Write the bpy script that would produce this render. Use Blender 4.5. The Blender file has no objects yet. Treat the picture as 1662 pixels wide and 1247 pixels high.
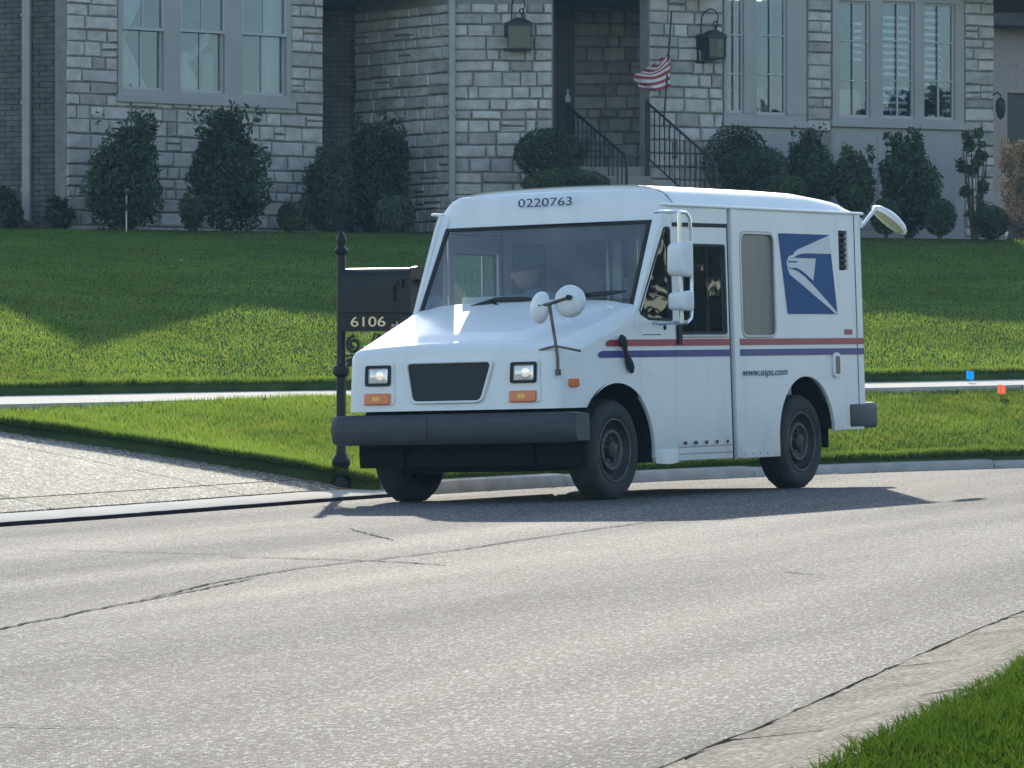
import bpy, bmesh, math, random
import numpy as np
from mathutils import Vector, Matrix
R = math.radians
rng = random.Random(7)
nrng = np.random.default_rng(7)
sc = bpy.context.scene
C = sc.collection

# ------------------------------------------------------------------ camera, sky, sun, exposure
CX, CY, F = 831.0, 623.5, 7565.0          # photograph centre and focal length in photograph pixels
HC = 0.7806                                # lens height above the road under the truck
cam = bpy.data.cameras.new('camera')
co = bpy.data.objects.new('camera', cam)
C.objects.link(co)
cam.sensor_width = 36
cam.lens = F / 1662 * 36
cam.clip_start, cam.clip_end = 0.1, 3000
co.location = (0, 0, HC)
co.rotation_euler = (R(90), 0, 0)
sc.camera = co

SUN_EL = R(19.6)
SUN_AZ = R(0.6)                            # sun stands beyond the house, a hair left of the view axis
w = bpy.data.worlds.new('World')
sc.world = w
w.use_nodes = True
nt = w.node_tree
bg = nt.nodes['Background']
sky = nt.nodes.new('ShaderNodeTexSky')
sky.sky_type = 'NISHITA'
sky.sun_disc = False
sky.sun_elevation = SUN_EL
sky.sun_rotation = -SUN_AZ
sky.air_density = 1.0
sky.dust_density = 0.4
sky.ozone_density = 1.0
nt.links.new(sky.outputs[0], bg.inputs[0])
bg.inputs[1].default_value = 0.15
sl = bpy.data.lights.new('sun', 'SUN')
so = bpy.data.objects.new('sun', sl)
C.objects.link(so)
sl.energy = 2.8
sl.angle = R(0.55)
sl.color = (1.0, 0.92, 0.78)
sdir = Vector((-math.sin(SUN_AZ) * math.cos(SUN_EL), math.cos(SUN_AZ) * math.cos(SUN_EL), math.sin(SUN_EL)))  # towards the sun
so.rotation_euler = sdir.to_track_quat('Z', 'Y').to_euler()
so.location = (0, 60, 60)
sc.view_settings.view_transform = 'Standard'
sc.view_settings.look = 'None'
sc.view_settings.gamma = 1
sc.view_settings.use_curve_mapping = False
sc.view_settings.exposure = 1.12

# ------------------------------------------------------------------ helpers
def WM(o):
    return (WM(o.parent) @ o.matrix_parent_inverse @ o.matrix_basis) if o.parent else o.matrix_basis.copy()

def link(o, parent=None, keep=True):
    C.objects.link(o)
    if parent is not None:
        o.parent = parent
        if keep:
            o.matrix_parent_inverse = WM(parent).inverted()
    return o

def tag(o, label=None, cat=None, group=None, kind=None):
    if label: o['label'] = label
    if cat: o['category'] = cat
    if group: o['group'] = group
    if kind: o['kind'] = kind
    return o

def empty(name, loc, label=None, cat=None, group=None, kind=None):
    o = bpy.data.objects.new(name, None)
    o.location = loc
    o.empty_display_size = .2
    C.objects.link(o)
    return tag(o, label, cat, group, kind)

def mesh_obj(name, verts, faces, m=None, parent=None, smooth=None, keep=True):
    me = bpy.data.meshes.new(name)
    me.from_pydata([tuple(v) for v in verts], [], faces)
    me.update()
    if m: me.materials.append(m)
    if smooth is not None:
        me.shade_smooth()
        me.set_sharp_from_angle(angle=R(smooth))
    return link(bpy.data.objects.new(name, me), parent, keep)

def tri_obj(name, V, T, m, parent=None):
    """fast mesh from numpy arrays V (n,3) and T (k,3)"""
    me = bpy.data.meshes.new(name)
    me.vertices.add(len(V)); me.vertices.foreach_set('co', np.ascontiguousarray(V, dtype=np.float32).ravel())
    me.loops.add(T.size); me.loops.foreach_set('vertex_index', np.ascontiguousarray(T, dtype=np.int32).ravel())
    me.polygons.add(len(T)); me.polygons.foreach_set('loop_start', np.arange(0, T.size, 3, dtype=np.int32))
    me.update(calc_edges=True)
    me.materials.append(m)
    return link(bpy.data.objects.new(name, me), parent)

class MB:
    """collects shapes for ONE mesh object"""
    def __init__(s): s.v = []; s.f = []
    def add(s, vs, fs):
        k = len(s.v); s.v += [Vector(v) for v in vs]; s.f += [tuple(i + k for i in f) for f in fs]; return s
    def box(s, a, b, M=None):
        x0, y0, z0 = a; x1, y1, z1 = b
        vs = [Vector(p) for p in ((x0,y0,z0),(x1,y0,z0),(x1,y1,z0),(x0,y1,z0),(x0,y0,z1),(x1,y0,z1),(x1,y1,z1),(x0,y1,z1))]
        if M is not None: vs = [M @ v for v in vs]
        return s.add(vs, [(0,3,2,1),(4,5,6,7),(0,1,5,4),(1,2,6,5),(2,3,7,6),(3,0,4,7)])
    def tube(s, pts, r, n=8, cap=True, closed=False):
        pts = [Vector(p) for p in pts]
        rs = r if isinstance(r, (list, tuple)) else [r] * len(pts)
        rings = []; prev = None
        for i, p in enumerate(pts):
            d = (pts[min(i+1, len(pts)-1)] - pts[max(i-1, 0)])
            if closed: d = pts[(i+1) % len(pts)] - pts[i-1]
            d.normalize()
            a = prev if prev is not None else (Vector((0,0,1)) if abs(d.z) < .9 else Vector((1,0,0)))
            x = (a - d * a.dot(d))
            if x.length < 1e-6: x = d.orthogonal()
            x.normalize(); y = d.cross(x); prev = x
            rings.append([p + (x * math.cos(t) + y * math.sin(t)) * rs[i] for t in [2*math.pi*k/n for k in range(n)]])
        vs = [v for g in rings for v in g]; fs = []
        m = len(rings)
        for i in range(m if closed else m-1):
            j = (i+1) % m
            for k in range(n): fs.append((i*n+k, i*n+(k+1)%n, j*n+(k+1)%n, j*n+k))
        if cap and not closed:
            fs.append(tuple(range(n-1, -1, -1))); fs.append(tuple(range((m-1)*n, m*n)))
        return s.add(vs, fs)
    def lathe(s, prof, n=20, M=None, axis=2, caps=True):
        """prof: list of (r, h) ; revolved about the axis"""
        vs = []; fs = []
        for r_, h in prof:
            for k in range(n):
                t = 2*math.pi*k/n
                p = [r_*math.cos(t), r_*math.sin(t), h]
                if axis == 0: p = [p[2], p[0], p[1]]
                if axis == 1: p = [p[1], p[2], p[0]]
                p = Vector(p)
                vs.append(M @ p if M is not None else p)
        for i in range(len(prof)-1):
            for k in range(n): fs.append((i*n+k, i*n+(k+1)%n, (i+1)*n+(k+1)%n, (i+1)*n+k))
        if caps:
            fs.append(tuple(range(n-1,-1,-1))); fs.append(tuple(range((len(prof)-1)*n, len(prof)*n)))
        return s.add(vs, fs)
    def build(s, name, m, parent=None, smooth=None, keep=True, bevel=0, segs=2):
        me = bpy.data.meshes.new(name)
        me.from_pydata([tuple(v) for v in s.v], [], s.f)
        bm = bmesh.new(); bm.from_mesh(me)
        bmesh.ops.recalc_face_normals(bm, faces=bm.faces)
        if bevel:
            es = [e for e in bm.edges if len(e.link_faces) == 2 and e.calc_face_angle(0) > R(30)]
            bmesh.ops.bevel(bm, geom=es, offset=bevel, segments=segs, affect='EDGES', profile=.5, clamp_overlap=True)
        bm.to_mesh(me); bm.free()
        if m: me.materials.append(m)
        if smooth is not None:
            me.shade_smooth(); me.set_sharp_from_angle(angle=R(smooth))
        return link(bpy.data.objects.new(name, me), parent, keep)

def rpoly(pts, r, n=5):
    """round the corners of a polygon; r one radius or a list"""
    out = []; N = len(pts)
    for i in range(N):
        p = Vector(pts[i]); a = Vector(pts[i-1]) - p; b = Vector(pts[(i+1) % N]) - p
        rr = r[i] if isinstance(r, (list, tuple)) else r
        rr = min(rr, a.length*.45, b.length*.45)
        if rr < 1e-5: out.append(tuple(p)); continue
        p0 = p + a.normalized()*rr; p1 = p + b.normalized()*rr
        for k in range(n+1):
            t = k/n
            out.append(tuple(p0*(1-t)**2 + p*2*t*(1-t) + p1*t*t))
    return out

_tmpn = [0]
def fill(outline, holes=(), thick=.02, bev=.003):
    """flat plate with holes -> mesh in x,y with thickness along z (centred)"""
    cu = bpy.data.curves.new('outline', 'CURVE')
    cu.dimensions = '2D'; cu.fill_mode = 'BOTH'
    cu.extrude = max(thick/2 - bev, 0); cu.bevel_depth = bev; cu.bevel_resolution = 0; cu.offset = -bev
    for poly in [outline] + list(holes):
        sp = cu.splines.new('POLY'); sp.points.add(len(poly)-1)
        for i, p in enumerate(poly): sp.points[i].co = (p[0], p[1], 0, 1)
        sp.use_cyclic_u = True
    ob = bpy.data.objects.new('outline', cu)
    C.objects.link(ob)
    dg = bpy.context.evaluated_depsgraph_get()
    me = bpy.data.meshes.new_from_object(ob.evaluated_get(dg))
    bpy.data.objects.remove(ob); bpy.data.curves.remove(cu)
    return me

def plate(name, outline, m, fmap, holes=(), thick=.02, bev=.003, parent=None, smooth=30, keep=True):
    me = fill(outline, holes, thick, bev)
    me.name = name
    bm = bmesh.new(); bm.from_mesh(me)
    bmesh.ops.remove_doubles(bm, verts=bm.verts, dist=1e-5)
    for v in bm.verts: v.co = Vector(fmap(v.co.x, v.co.y, v.co.z))
    bmesh.ops.recalc_face_normals(bm, faces=bm.faces)
    bm.to_mesh(me); bm.free()
    me.materials.clear(); me.materials.append(m)
    me.shade_smooth(); me.set_sharp_from_angle(angle=R(smooth))
    return link(bpy.data.objects.new(name, me), parent, keep)

def text(name, body, size, M, m, parent, shear=0, ext=.0015, width=None, keep=True):
    cu = bpy.data.curves.new(name, 'FONT')
    cu.body = body; cu.size = size; cu.shear = shear; cu.extrude = ext
    cu.align_x = 'LEFT'; cu.align_y = 'BOTTOM_BASELINE'
    ob = bpy.data.objects.new(name, cu); C.objects.link(ob)
    dg = bpy.context.evaluated_depsgraph_get()
    me = bpy.data.meshes.new_from_object(ob.evaluated_get(dg))
    bpy.data.objects.remove(ob); bpy.data.curves.remove(cu)
    xs = [v.co.x for v in me.vertices]
    if width: 
        k = width / (max(xs) - min(xs)); x0 = min(xs)
        for v in me.vertices: v.co.x = (v.co.x - x0) * k
    me.transform(M)
    me.materials.clear(); me.materials.append(m)
    return link(bpy.data.objects.new(name, me), parent, keep)

# ------------------------------------------------------------------ materials
def mat(name, col, rough=.6, metal=0, var=.12, scale=8., detail=4, bump=0, bscale=40., spec=.5, rand=0, transl=0, coat=0, stretch=None, col2=None, dirt=0):
    m = bpy.data.materials.new(name); m.use_nodes = True
    t = m.node_tree; N = t.nodes; L = t.links
    p = N['Principled BSDF']
    tc = N.new('ShaderNodeTexCoord')
    src = tc.outputs['Object']
    if stretch:
        mp = N.new('ShaderNodeMapping'); mp.inputs['Scale'].default_value = stretch
        L.new(src, mp.inputs[0]); src = mp.outputs[0]
    n = N.new('ShaderNodeTexNoise'); n.inputs['Scale'].default_value = scale; n.inputs['Detail'].default_value = detail
    L.new(src, n.inputs['Vector'])
    mx = N.new('ShaderNodeMix'); mx.data_type = 'RGBA'
    c = np.array(col)
    a = c*(1-var) if col2 is None else c
    b = c*(1+var) if col2 is None else np.array(col2)
    mx.inputs[6].default_value = (*np.clip(a, 0, 1), 1); mx.inputs[7].default_value = (*np.clip(b, 0, 1), 1)
    rp = N.new('ShaderNodeMapRange'); rp.inputs[1].default_value = .3; rp.inputs[2].default_value = .7
    L.new(n.outputs[0], rp.inputs[0]); L.new(rp.outputs[0], mx.inputs[0])
    out = mx.outputs[2]
    if rand:
        oi = N.new('ShaderNodeObjectInfo')
        hs = N.new('ShaderNodeHueSaturation')
        ma = N.new('ShaderNodeMapRange'); ma.inputs[3].default_value = 1-rand; ma.inputs[4].default_value = 1+rand
        L.new(oi.outputs['Random'], ma.inputs[0]); L.new(ma.outputs[0], hs.inputs['Value'])
        mb = N.new('ShaderNodeMath'); mb.operation = 'MULTIPLY'; mb.inputs[1].default_value = 7.31
        fr = N.new('ShaderNodeMath'); fr.operation = 'FRACT'
        L.new(oi.outputs['Random'], mb.inputs[0]); L.new(mb.outputs[0], fr.inputs[0])
        mc = N.new('ShaderNodeMapRange'); mc.inputs[3].default_value = .47; mc.inputs[4].default_value = .53
        L.new(fr.outputs[0], mc.inputs[0]); L.new(mc.outputs[0], hs.inputs['Hue'])
        L.new(out, hs.inputs['Color']); out = hs.outputs[0]
    L.new(out, p.inputs['Base Color'])
    p.inputs['Roughness'].default_value = rough; p.inputs['Metallic'].default_value = metal
    p.inputs['Specular IOR Level'].default_value = spec
    if coat:
        p.inputs['Coat Weight'].default_value = coat; p.inputs['Coat Roughness'].default_value = .12
    if bump:
        nb = N.new('ShaderNodeTexNoise'); nb.inputs['Scale'].default_value = bscale; nb.inputs['Detail'].default_value = 5
        L.new(src, nb.inputs['Vector'])
        bp = N.new('ShaderNodeBump'); bp.inputs['Strength'].default_value = 1; bp.inputs['Distance'].default_value = bump
        L.new(nb.outputs[0], bp.inputs['Height']); L.new(bp.outputs[0], p.inputs['Normal'])
    if transl:
        tr = N.new('ShaderNodeBsdfTranslucent'); L.new(out, tr.inputs[0])
        ms = N.new('ShaderNodeMixShader'); ms.inputs[0].default_value = transl
        L.new(p.outputs[0], ms.inputs[1]); L.new(tr.outputs[0], ms.inputs[2])
        L.new(ms.outputs[0], N['Material Output'].inputs[0])
    return m

def glass(name, tint, refl=.0, ior=1.5, rough=.01, dust=0, dustcol=(.6,.62,.6), gcol=(1,1,1)):
    m = bpy.data.materials.new(name); m.use_nodes = True
    t = m.node_tree; N = t.nodes; L = t.links
    N.remove(N['Principled BSDF'])
    tr = N.new('ShaderNodeBsdfTransparent'); tr.inputs[0].default_value = (*tint, 1)
    gl = N.new('ShaderNodeBsdfGlossy'); gl.inputs['Roughness'].default_value = rough; gl.inputs['Color'].default_value = (*gcol, 1)
    fz = N.new('ShaderNodeFresnel'); fz.inputs[0].default_value = ior
    ad = N.new('ShaderNodeMath'); ad.operation = 'ADD'; ad.inputs[1].default_value = refl; ad.use_clamp = True
    L.new(fz.outputs[0], ad.inputs[0])
    tc = N.new('ShaderNodeTexCoord'); nb = N.new('ShaderNodeTexNoise'); nb.inputs['Scale'].default_value = 2.2
    bp = N.new('ShaderNodeBump'); bp.inputs['Distance'].default_value = .001
    L.new(tc.outputs['Object'], nb.inputs[0]); L.new(nb.outputs[0], bp.inputs['Height']); L.new(bp.outputs[0], gl.inputs['Normal'])
    base = tr.outputs[0]
    if dust:
        df = N.new('ShaderNodeBsdfDiffuse'); df.inputs[0].default_value = (*dustcol, 1)
        tl = N.new('ShaderNodeBsdfTranslucent'); tl.inputs[0].default_value = (*dustcol, 1)
        a = N.new('ShaderNodeMixShader'); a.inputs[0].default_value = .5
        L.new(df.outputs[0], a.inputs[1]); L.new(tl.outputs[0], a.inputs[2])
        b = N.new('ShaderNodeMixShader')
        n2 = N.new('ShaderNodeTexNoise'); n2.inputs['Scale'].default_value = 5; n2.inputs['Detail'].default_value = 6
        r2 = N.new('ShaderNodeMapRange'); r2.inputs[1].default_value = .25; r2.inputs[2].default_value = .75; r2.inputs[3].default_value = dust*.6; r2.inputs[4].default_value = dust*1.4
        L.new(tc.outputs['Object'], n2.inputs[0]); L.new(n2.outputs[0], r2.inputs[0]); L.new(r2.outputs[0], b.inputs[0])
        L.new(base, b.inputs[1]); L.new(a.outputs[0], b.inputs[2]); base = b.outputs[0]
    mx = N.new('ShaderNodeMixShader')
    L.new(ad.outputs[0], mx.inputs[0]); L.new(base, mx.inputs[1]); L.new(gl.outputs[0], mx.inputs[2])
    L.new(mx.outputs[0], N['Material Output'].inputs[0])
    return m

def asphalt_mat():
    m = bpy.data.materials.new('asphalt'); m.use_nodes = True
    t = m.node_tree; N = t.nodes; L = t.links; p = N['Principled BSDF']
    tc = N.new('ShaderNodeTexCoord'); O = tc.outputs['Object']
    # aggregate grains
    v = N.new('ShaderNodeTexVoronoi'); v.inputs['Scale'].default_value = 120
    ms_ = N.new('ShaderNodeMapping'); ms_.inputs['Rotation'].default_value = (0, 0, R(-16)); ms_.inputs['Scale'].default_value = (1, .3, 1); L.new(O, ms_.inputs[0])
    L.new(ms_.outputs[0], v.inputs['Vector'])
    g = N.new('ShaderNodeTexNoise'); g.inputs['Scale'].default_value = 34; g.inputs['Detail'].default_value = 6; g.inputs['Roughness'].default_value = .7
    L.new(O, g.inputs['Vector'])
    # wheel-worn bands along the road
    m0 = N.new('ShaderNodeMapping'); m0.inputs['Rotation'].default_value = (0, 0, R(19)); L.new(O, m0.inputs[0])
    mp = N.new('ShaderNodeMapping'); mp.inputs['Scale'].default_value = (.8, .06, 1)
    L.new(m0.outputs[0], mp.inputs[0])
    bnd = N.new('ShaderNodeTexNoise'); bnd.inputs['Scale'].default_value = 1.3; bnd.inputs['Detail'].default_value = 5
    L.new(mp.outputs[0], bnd.inputs['Vector'])
    big = N.new('ShaderNodeTexNoise'); big.inputs['Scale'].default_value = .9; big.inputs['Detail'].default_value = 5
    L.new(O, big.inputs['Vector'])
    sep = N.new('ShaderNodeSeparateColor'); L.new(v.outputs['Color'], sep.inputs[0])
    cr = N.new('ShaderNodeValToRGB')
    cr.color_ramp.elements[0].position = .0; cr.color_ramp.elements[0].color = (.045, .044, .043, 1)
    cr.color_ramp.elements[1].position = 1.; cr.color_ramp.elements[1].color = (.36, .335, .30, 1)
    e = cr.color_ramp.elements.new(.7); e.color = (.10, .094, .084, 1)
    L.new(sep.outputs[0], cr.inputs[0])
    mr = N.new('ShaderNodeMapRange'); mr.inputs[1].default_value = .3; mr.inputs[2].default_value = .7; mr.inputs[3].default_value = .84; mr.inputs[4].default_value = 1.26
    L.new(bnd.outputs[0], mr.inputs[0])
    mr2 = N.new('ShaderNodeMapRange'); mr2.inputs[1].default_value = .3; mr2.inputs[2].default_value = .7; mr2.inputs[3].default_value = .93; mr2.inputs[4].default_value = 1.08
    L.new(big.outputs[0], mr2.inputs[0])
    mm = N.new('ShaderNodeMath'); mm.operation = 'MULTIPLY'; L.new(mr.outputs[0], mm.inputs[0]); L.new(mr2.outputs[0], mm.inputs[1])
    vm = N.new('ShaderNodeVectorMath'); vm.operation = 'SCALE'
    L.new(cr.outputs[0], vm.inputs[0]); L.new(mm.outputs[0], vm.inputs['Scale'])
    L.new(vm.outputs[0], p.inputs['Base Color'])
    rr = N.new('ShaderNodeMapRange'); rr.inputs[1].default_value = .3; rr.inputs[2].default_value = .7; rr.inputs[3].default_value = .88; rr.inputs[4].default_value = .80
    L.new(bnd.outputs[0], rr.inputs[0]); L.new(rr.outputs[0], p.inputs['Roughness'])
    p.inputs['Specular IOR Level'].default_value = .16
    ad = N.new('ShaderNodeMath'); ad.operation = 'ADD'; L.new(g.outputs[0], ad.inputs[0])
    vs = N.new('ShaderNodeMath'); vs.operation = 'MULTIPLY'; vs.inputs[1].default_value = -.6; L.new(v.outputs['Distance'], vs.inputs[0]); L.new(vs.outputs[0], ad.inputs[1])
    bp = N.new('ShaderNodeBump'); bp.inputs['Distance'].default_value = ASPH_BUMP
    L.new(ad.outputs[0], bp.inputs['Height']); L.new(bp.outputs[0], p.inputs['Normal'])
    return m

def aggregate_mat(name, lo, hi, scale, rough=.6, bump=.006, spec=.15):
    m = bpy.data.materials.new(name); m.use_nodes = True
    t = m.node_tree; N = t.nodes; L = t.links; p = N['Principled BSDF']
    tc = N.new('ShaderNodeTexCoord'); O = tc.outputs['Object']
    v = N.new('ShaderNodeTexVoronoi'); v.inputs['Scale'].default_value = scale; L.new(O, v.inputs['Vector'])
    sep = N.new('ShaderNodeSeparateColor'); L.new(v.outputs['Color'], sep.inputs[0])
    n = N.new('ShaderNodeTexNoise'); n.inputs['Scale'].default_value = 3; n.inputs['Detail'].default_value = 8; L.new(O, n.inputs['Vector'])
    mx = N.new('ShaderNodeMix'); mx.data_type = 'RGBA'; mx.inputs[6].default_value = (*lo, 1); mx.inputs[7].default_value = (*hi, 1)
    pw = N.new('ShaderNodeMath'); pw.operation = 'POWER'; pw.inputs[1].default_value = 3.2; L.new(sep.outputs[1], pw.inputs[0])
    L.new(pw.outputs[0], mx.inputs[0])
    mr = N.new('ShaderNodeMapRange'); mr.inputs[1].default_value = .3; mr.inputs[2].default_value = .7; mr.inputs[3].default_value = .75; mr.inputs[4].default_value = 1.2; L.new(n.outputs[0], mr.inputs[0])
    vm = N.new('ShaderNodeVectorMath'); vm.operation = 'SCALE'; L.new(mx.outputs[2], vm.inputs[0]); L.new(mr.outputs[0], vm.inputs['Scale'])
    L.new(vm.outputs[0], p.inputs['Base Color'])
    p.inputs['Roughness'].default_value = rough; p.inputs['Specular IOR Level'].default_value = spec
    bp = N.new('ShaderNodeBump'); bp.inputs['Distance'].default_value = bump; bp.invert = True
    L.new(v.outputs['Distance'], bp.inputs['Height']); L.new(bp.outputs[0], p.inputs['Normal'])
    return m

ASPH_BUMP = .012
M = {}
M['asphalt'] = asphalt_mat()
M['tar'] = mat('tar', (.088,.081,.072), 1, spec=.03, var=.3, scale=6)
M['seam'] = mat('gutter_dirt', (.045,.04,.034), 1, spec=0, var=.4, scale=7)
M['drive'] = aggregate_mat('exposed_aggregate', (.14,.122,.095), (.85,.76,.60), 55, .8, .010)
M['concrete'] = mat('concrete', (.36,.34,.31), .9, spec=.15, var=.15, scale=6, bump=.002, bscale=80)
M['kerb'] = aggregate_mat('kerb_concrete', (.22,.19,.145), (.62,.545,.43), 95, .95, .004, .03)
M['walk'] = mat('sidewalk_concrete', (.45,.42,.37), .9, spec=.12, var=.1, scale=3, bump=.002, bscale=60)
M['soil'] = mat('soil_under_grass', (.055,.09,.028), 1, spec=0, var=.3, scale=3, bump=.02, bscale=20)
M['mulch'] = mat('mulch', (.035,.026,.02), 1, spec=0, var=.4, scale=12, bump=.03, bscale=25)
def grass_mat(name='grass_blades', col=(.072,.124,.036), mul=(3.1, 2.75, 1.25, 1)):
    m = mat(name, col, .9, var=.3, scale=.55, detail=6, spec=0)
    t = m.node_tree; N = t.nodes; L = t.links; p = N['Principled BSDF']
    src = p.inputs['Base Color'].links[0].from_socket
    tc = [q for q in N if q.type == 'TEX_COORD'][0]
    n2 = N.new('ShaderNodeTexNoise'); n2.inputs['Scale'].default_value = 5.5; n2.inputs['Detail'].default_value = 5; L.new(tc.outputs['Object'], n2.inputs[0])
    r2 = N.new('ShaderNodeMapRange'); r2.inputs[1].default_value = .45; r2.inputs[2].default_value = .75; L.new(n2.outputs[0], r2.inputs[0])
    dry = N.new('ShaderNodeMix'); dry.data_type = 'RGBA'; L.new(r2.outputs[0], dry.inputs[0]); L.new(src, dry.inputs[6]); dry.inputs[7].default_value = (col[0]*1.5, col[1]*1.1, col[2]*1.15, 1)
    n3 = N.new('ShaderNodeTexNoise'); n3.inputs['Scale'].default_value = 1.6; n3.inputs['Detail'].default_value = 6; L.new(tc.outputs['Object'], n3.inputs[0])
    r3 = N.new('ShaderNodeMapRange'); r3.inputs[1].default_value = .52; r3.inputs[2].default_value = .72; r3.inputs[4].default_value = .5; L.new(n3.outputs[0], r3.inputs[0])
    dk = N.new('ShaderNodeMix'); dk.data_type = 'RGBA'; L.new(r3.outputs[0], dk.inputs[0]); L.new(dry.outputs[2], dk.inputs[6]); dk.inputs[7].default_value = (col[0]*.55, col[1]*.72, col[2]*.7, 1)
    src = dk.outputs[2]; L.new(src, p.inputs['Base Color'])
    tr = N.new('ShaderNodeBsdfTranslucent'); g = N.new('ShaderNodeMix'); g.data_type = 'RGBA'; g.blend_type = 'MULTIPLY'; g.inputs[0].default_value = 1
    L.new(src, g.inputs[6]); g.inputs[7].default_value = mul
    L.new(g.outputs[2], tr.inputs[0])
    ms = N.new('ShaderNodeMixShader'); ms.inputs[0].default_value = .55
    L.new(p.outputs[0], ms.inputs[1]); L.new(tr.outputs[0], ms.inputs[2]); L.new(ms.outputs[0], N['Material Output'].inputs[0])
    return m
M['grass'] = grass_mat()
M['grass2'] = grass_mat('grass_blades_lush', (.036,.070,.017), (1.7, 1.75, .8, 1))
M['white'] = mat('truck_white_paint', (.78,.765,.735), .38, var=.025, scale=2.5, bump=.0008, bscale=3, coat=.25)
def add_grime(m):
    t = m.node_tree; N = t.nodes; L = t.links; p = N['Principled BSDF']; src = p.inputs['Base Color'].links[0].from_socket
    tc = [q for q in N if q.type == 'TEX_COORD'][0]
    mp = N.new('ShaderNodeMapping'); mp.inputs['Scale'].default_value = (4, 4, .7); L.new(tc.outputs['Object'], mp.inputs[0])
    a = N.new('ShaderNodeTexNoise'); a.inputs['Scale'].default_value = 1.6; a.inputs['Detail'].default_value = 7; L.new(mp.outputs[0], a.inputs[0])
    ra = N.new('ShaderNodeMapRange'); ra.inputs[1].default_value = .52; ra.inputs[2].default_value = .85; ra.inputs[4].default_value = .22; L.new(a.outputs[0], ra.inputs[0])
    b = N.new('ShaderNodeTexNoise'); b.inputs['Scale'].default_value = 7; b.inputs['Detail'].default_value = 8; L.new(tc.outputs['Object'], b.inputs[0])
    sx = N.new('ShaderNodeSeparateXYZ'); L.new(tc.outputs['Object'], sx.inputs[0])
    rz = N.new('ShaderNodeMapRange'); rz.inputs[1].default_value = .62; rz.inputs[2].default_value = .22; rz.inputs[3].default_value = 0; rz.inputs[4].default_value = 1.0; L.new(sx.outputs[2], rz.inputs[0])
    mz = N.new('ShaderNodeMath'); mz.operation = 'MULTIPLY'; L.new(rz.outputs[0], mz.inputs[0]); L.new(b.outputs[0], mz.inputs[1])
    ad = N.new('ShaderNodeMath'); ad.operation = 'ADD'; ad.use_clamp = True; L.new(ra.outputs[0], ad.inputs[0]); L.new(mz.outputs[0], ad.inputs[1])
    c = N.new('ShaderNodeTexNoise'); c.inputs['Scale'].default_value = 16; c.inputs['Detail'].default_value = 3; L.new(tc.outputs['Object'], c.inputs[0])
    rc = N.new('ShaderNodeMapRange'); rc.inputs[1].default_value = .70; rc.inputs[2].default_value = .76; rc.inputs[4].default_value = .45; L.new(c.outputs[0], rc.inputs[0])
    a2 = N.new('ShaderNodeMath'); a2.operation = 'ADD'; a2.use_clamp = True; L.new(ad.outputs[0], a2.inputs[0]); L.new(rc.outputs[0], a2.inputs[1]); ad = a2
    mx = N.new('ShaderNodeMix'); mx.data_type = 'RGBA'; L.new(ad.outputs[0], mx.inputs[0]); L.new(src, mx.inputs[6]); mx.inputs[7].default_value = (.40, .37, .33, 1)
    L.new(mx.outputs[2], p.inputs['Base Color'])
add_grime(M['white'])
M['roofw'] = mat('truck_roof_paint', (.80,.80,.78), .5, var=.04, scale=3)
M['rubber'] = mat('black_rubber', (.018,.018,.018), .75, var=.2, scale=20)
M['tyre'] = mat('tyre_rubber', (.022,.022,.022), .8, var=.25, scale=14, bump=.002, bscale=60)
M['bumper'] = mat('bumper_plastic', (.036,.039,.044), .55, var=.25, scale=5, stretch=(3, 1, 8), bump=.001, bscale=50)
M['chassis'] = mat('chassis_black', (.012,.012,.012), .9, spec=.1, var=.3)
M['steel'] = mat('wheel_steel', (.03,.029,.028), .6, metal=.3, var=.4, scale=12)
M['rust'] = mat('worn_steel', (.13,.11,.09), .55, metal=.5, var=.4, scale=18)
M['chrome'] = mat('chrome', (.78,.80,.84), .2, metal=.75, var=.03)
M['alum'] = mat('grey_metal', (.42,.42,.42), .4, metal=.7, var=.1)
M['mirrorback'] = mat('mirror_white', (.72,.72,.71), .4, var=.05, scale=12)
M['red'] = mat('stripe_red', (.33,.035,.045), .45, var=.15, scale=10)
M['blue'] = mat('stripe_blue', (.02,.03,.17), .45, var=.12, scale=10)
M['logoblue'] = mat('emblem_blue', (.010,.068,.20), .6, spec=.25, var=.08, scale=6)
M['logowhite'] = mat('emblem_white', (.62,.62,.62), .45, var=.04)
M['ink'] = mat('lettering_navy', (.03,.04,.12), .5, var=.1)
M['amber'] = mat('amber_lens', (.75,.14,.015), .25, var=.15, scale=60, coat=.5)
M['ambercore'] = mat('amber_core', (.95,.42,.08), .2, var=.1)
M['lens'] = mat('headlamp_reflector', (.88,.80,.74), .15, metal=.4, var=.12, scale=30)
M['lamp'] = mat('headlamp_bulb', (.9,.85,.75), .15, metal=.3, var=.05)
_p = M['lamp'].node_tree.nodes['Principled BSDF']; _p.inputs['Emission Color'].default_value = (1, .80, .55, 1); _p.inputs['Emission Strength'].default_value = .2
M['dark'] = mat('grille_black', (.008,.009,.01), .6, var=.2)
M['interior'] = mat('cab_grey', (.48,.49,.49), .7, var=.1)
M['dash'] = mat('dash_dark', (.05,.052,.055), .7, var=.15)
M['canvas'] = mat('tan_window', (.14,.13,.11), .4, var=.12, scale=2, stretch=(6,1,.6), coat=.3)
M['tray'] = mat('mail_tray_plastic', (.72,.74,.72), .5, var=.05)
M['brownref'] = mat('brown_reflector', (.16,.10,.09), .3, var=.3, scale=40)
M['wsglass'] = glass('windshield_glass', (.90,.96,.93), .05, dust=.16, dustcol=(.58,.66,.68))
M['glass'] = glass('side_glass', (.72,.80,.76), .02, dust=.03)
M['hglass'] = glass('house_glass', (.80,.86,.88), .03, rough=.012, dust=.01, gcol=(.62,.74,.92))
M['iron'] = mat('black_iron', (.009,.010,.013), .42, var=.25, scale=14, spec=.3)
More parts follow.
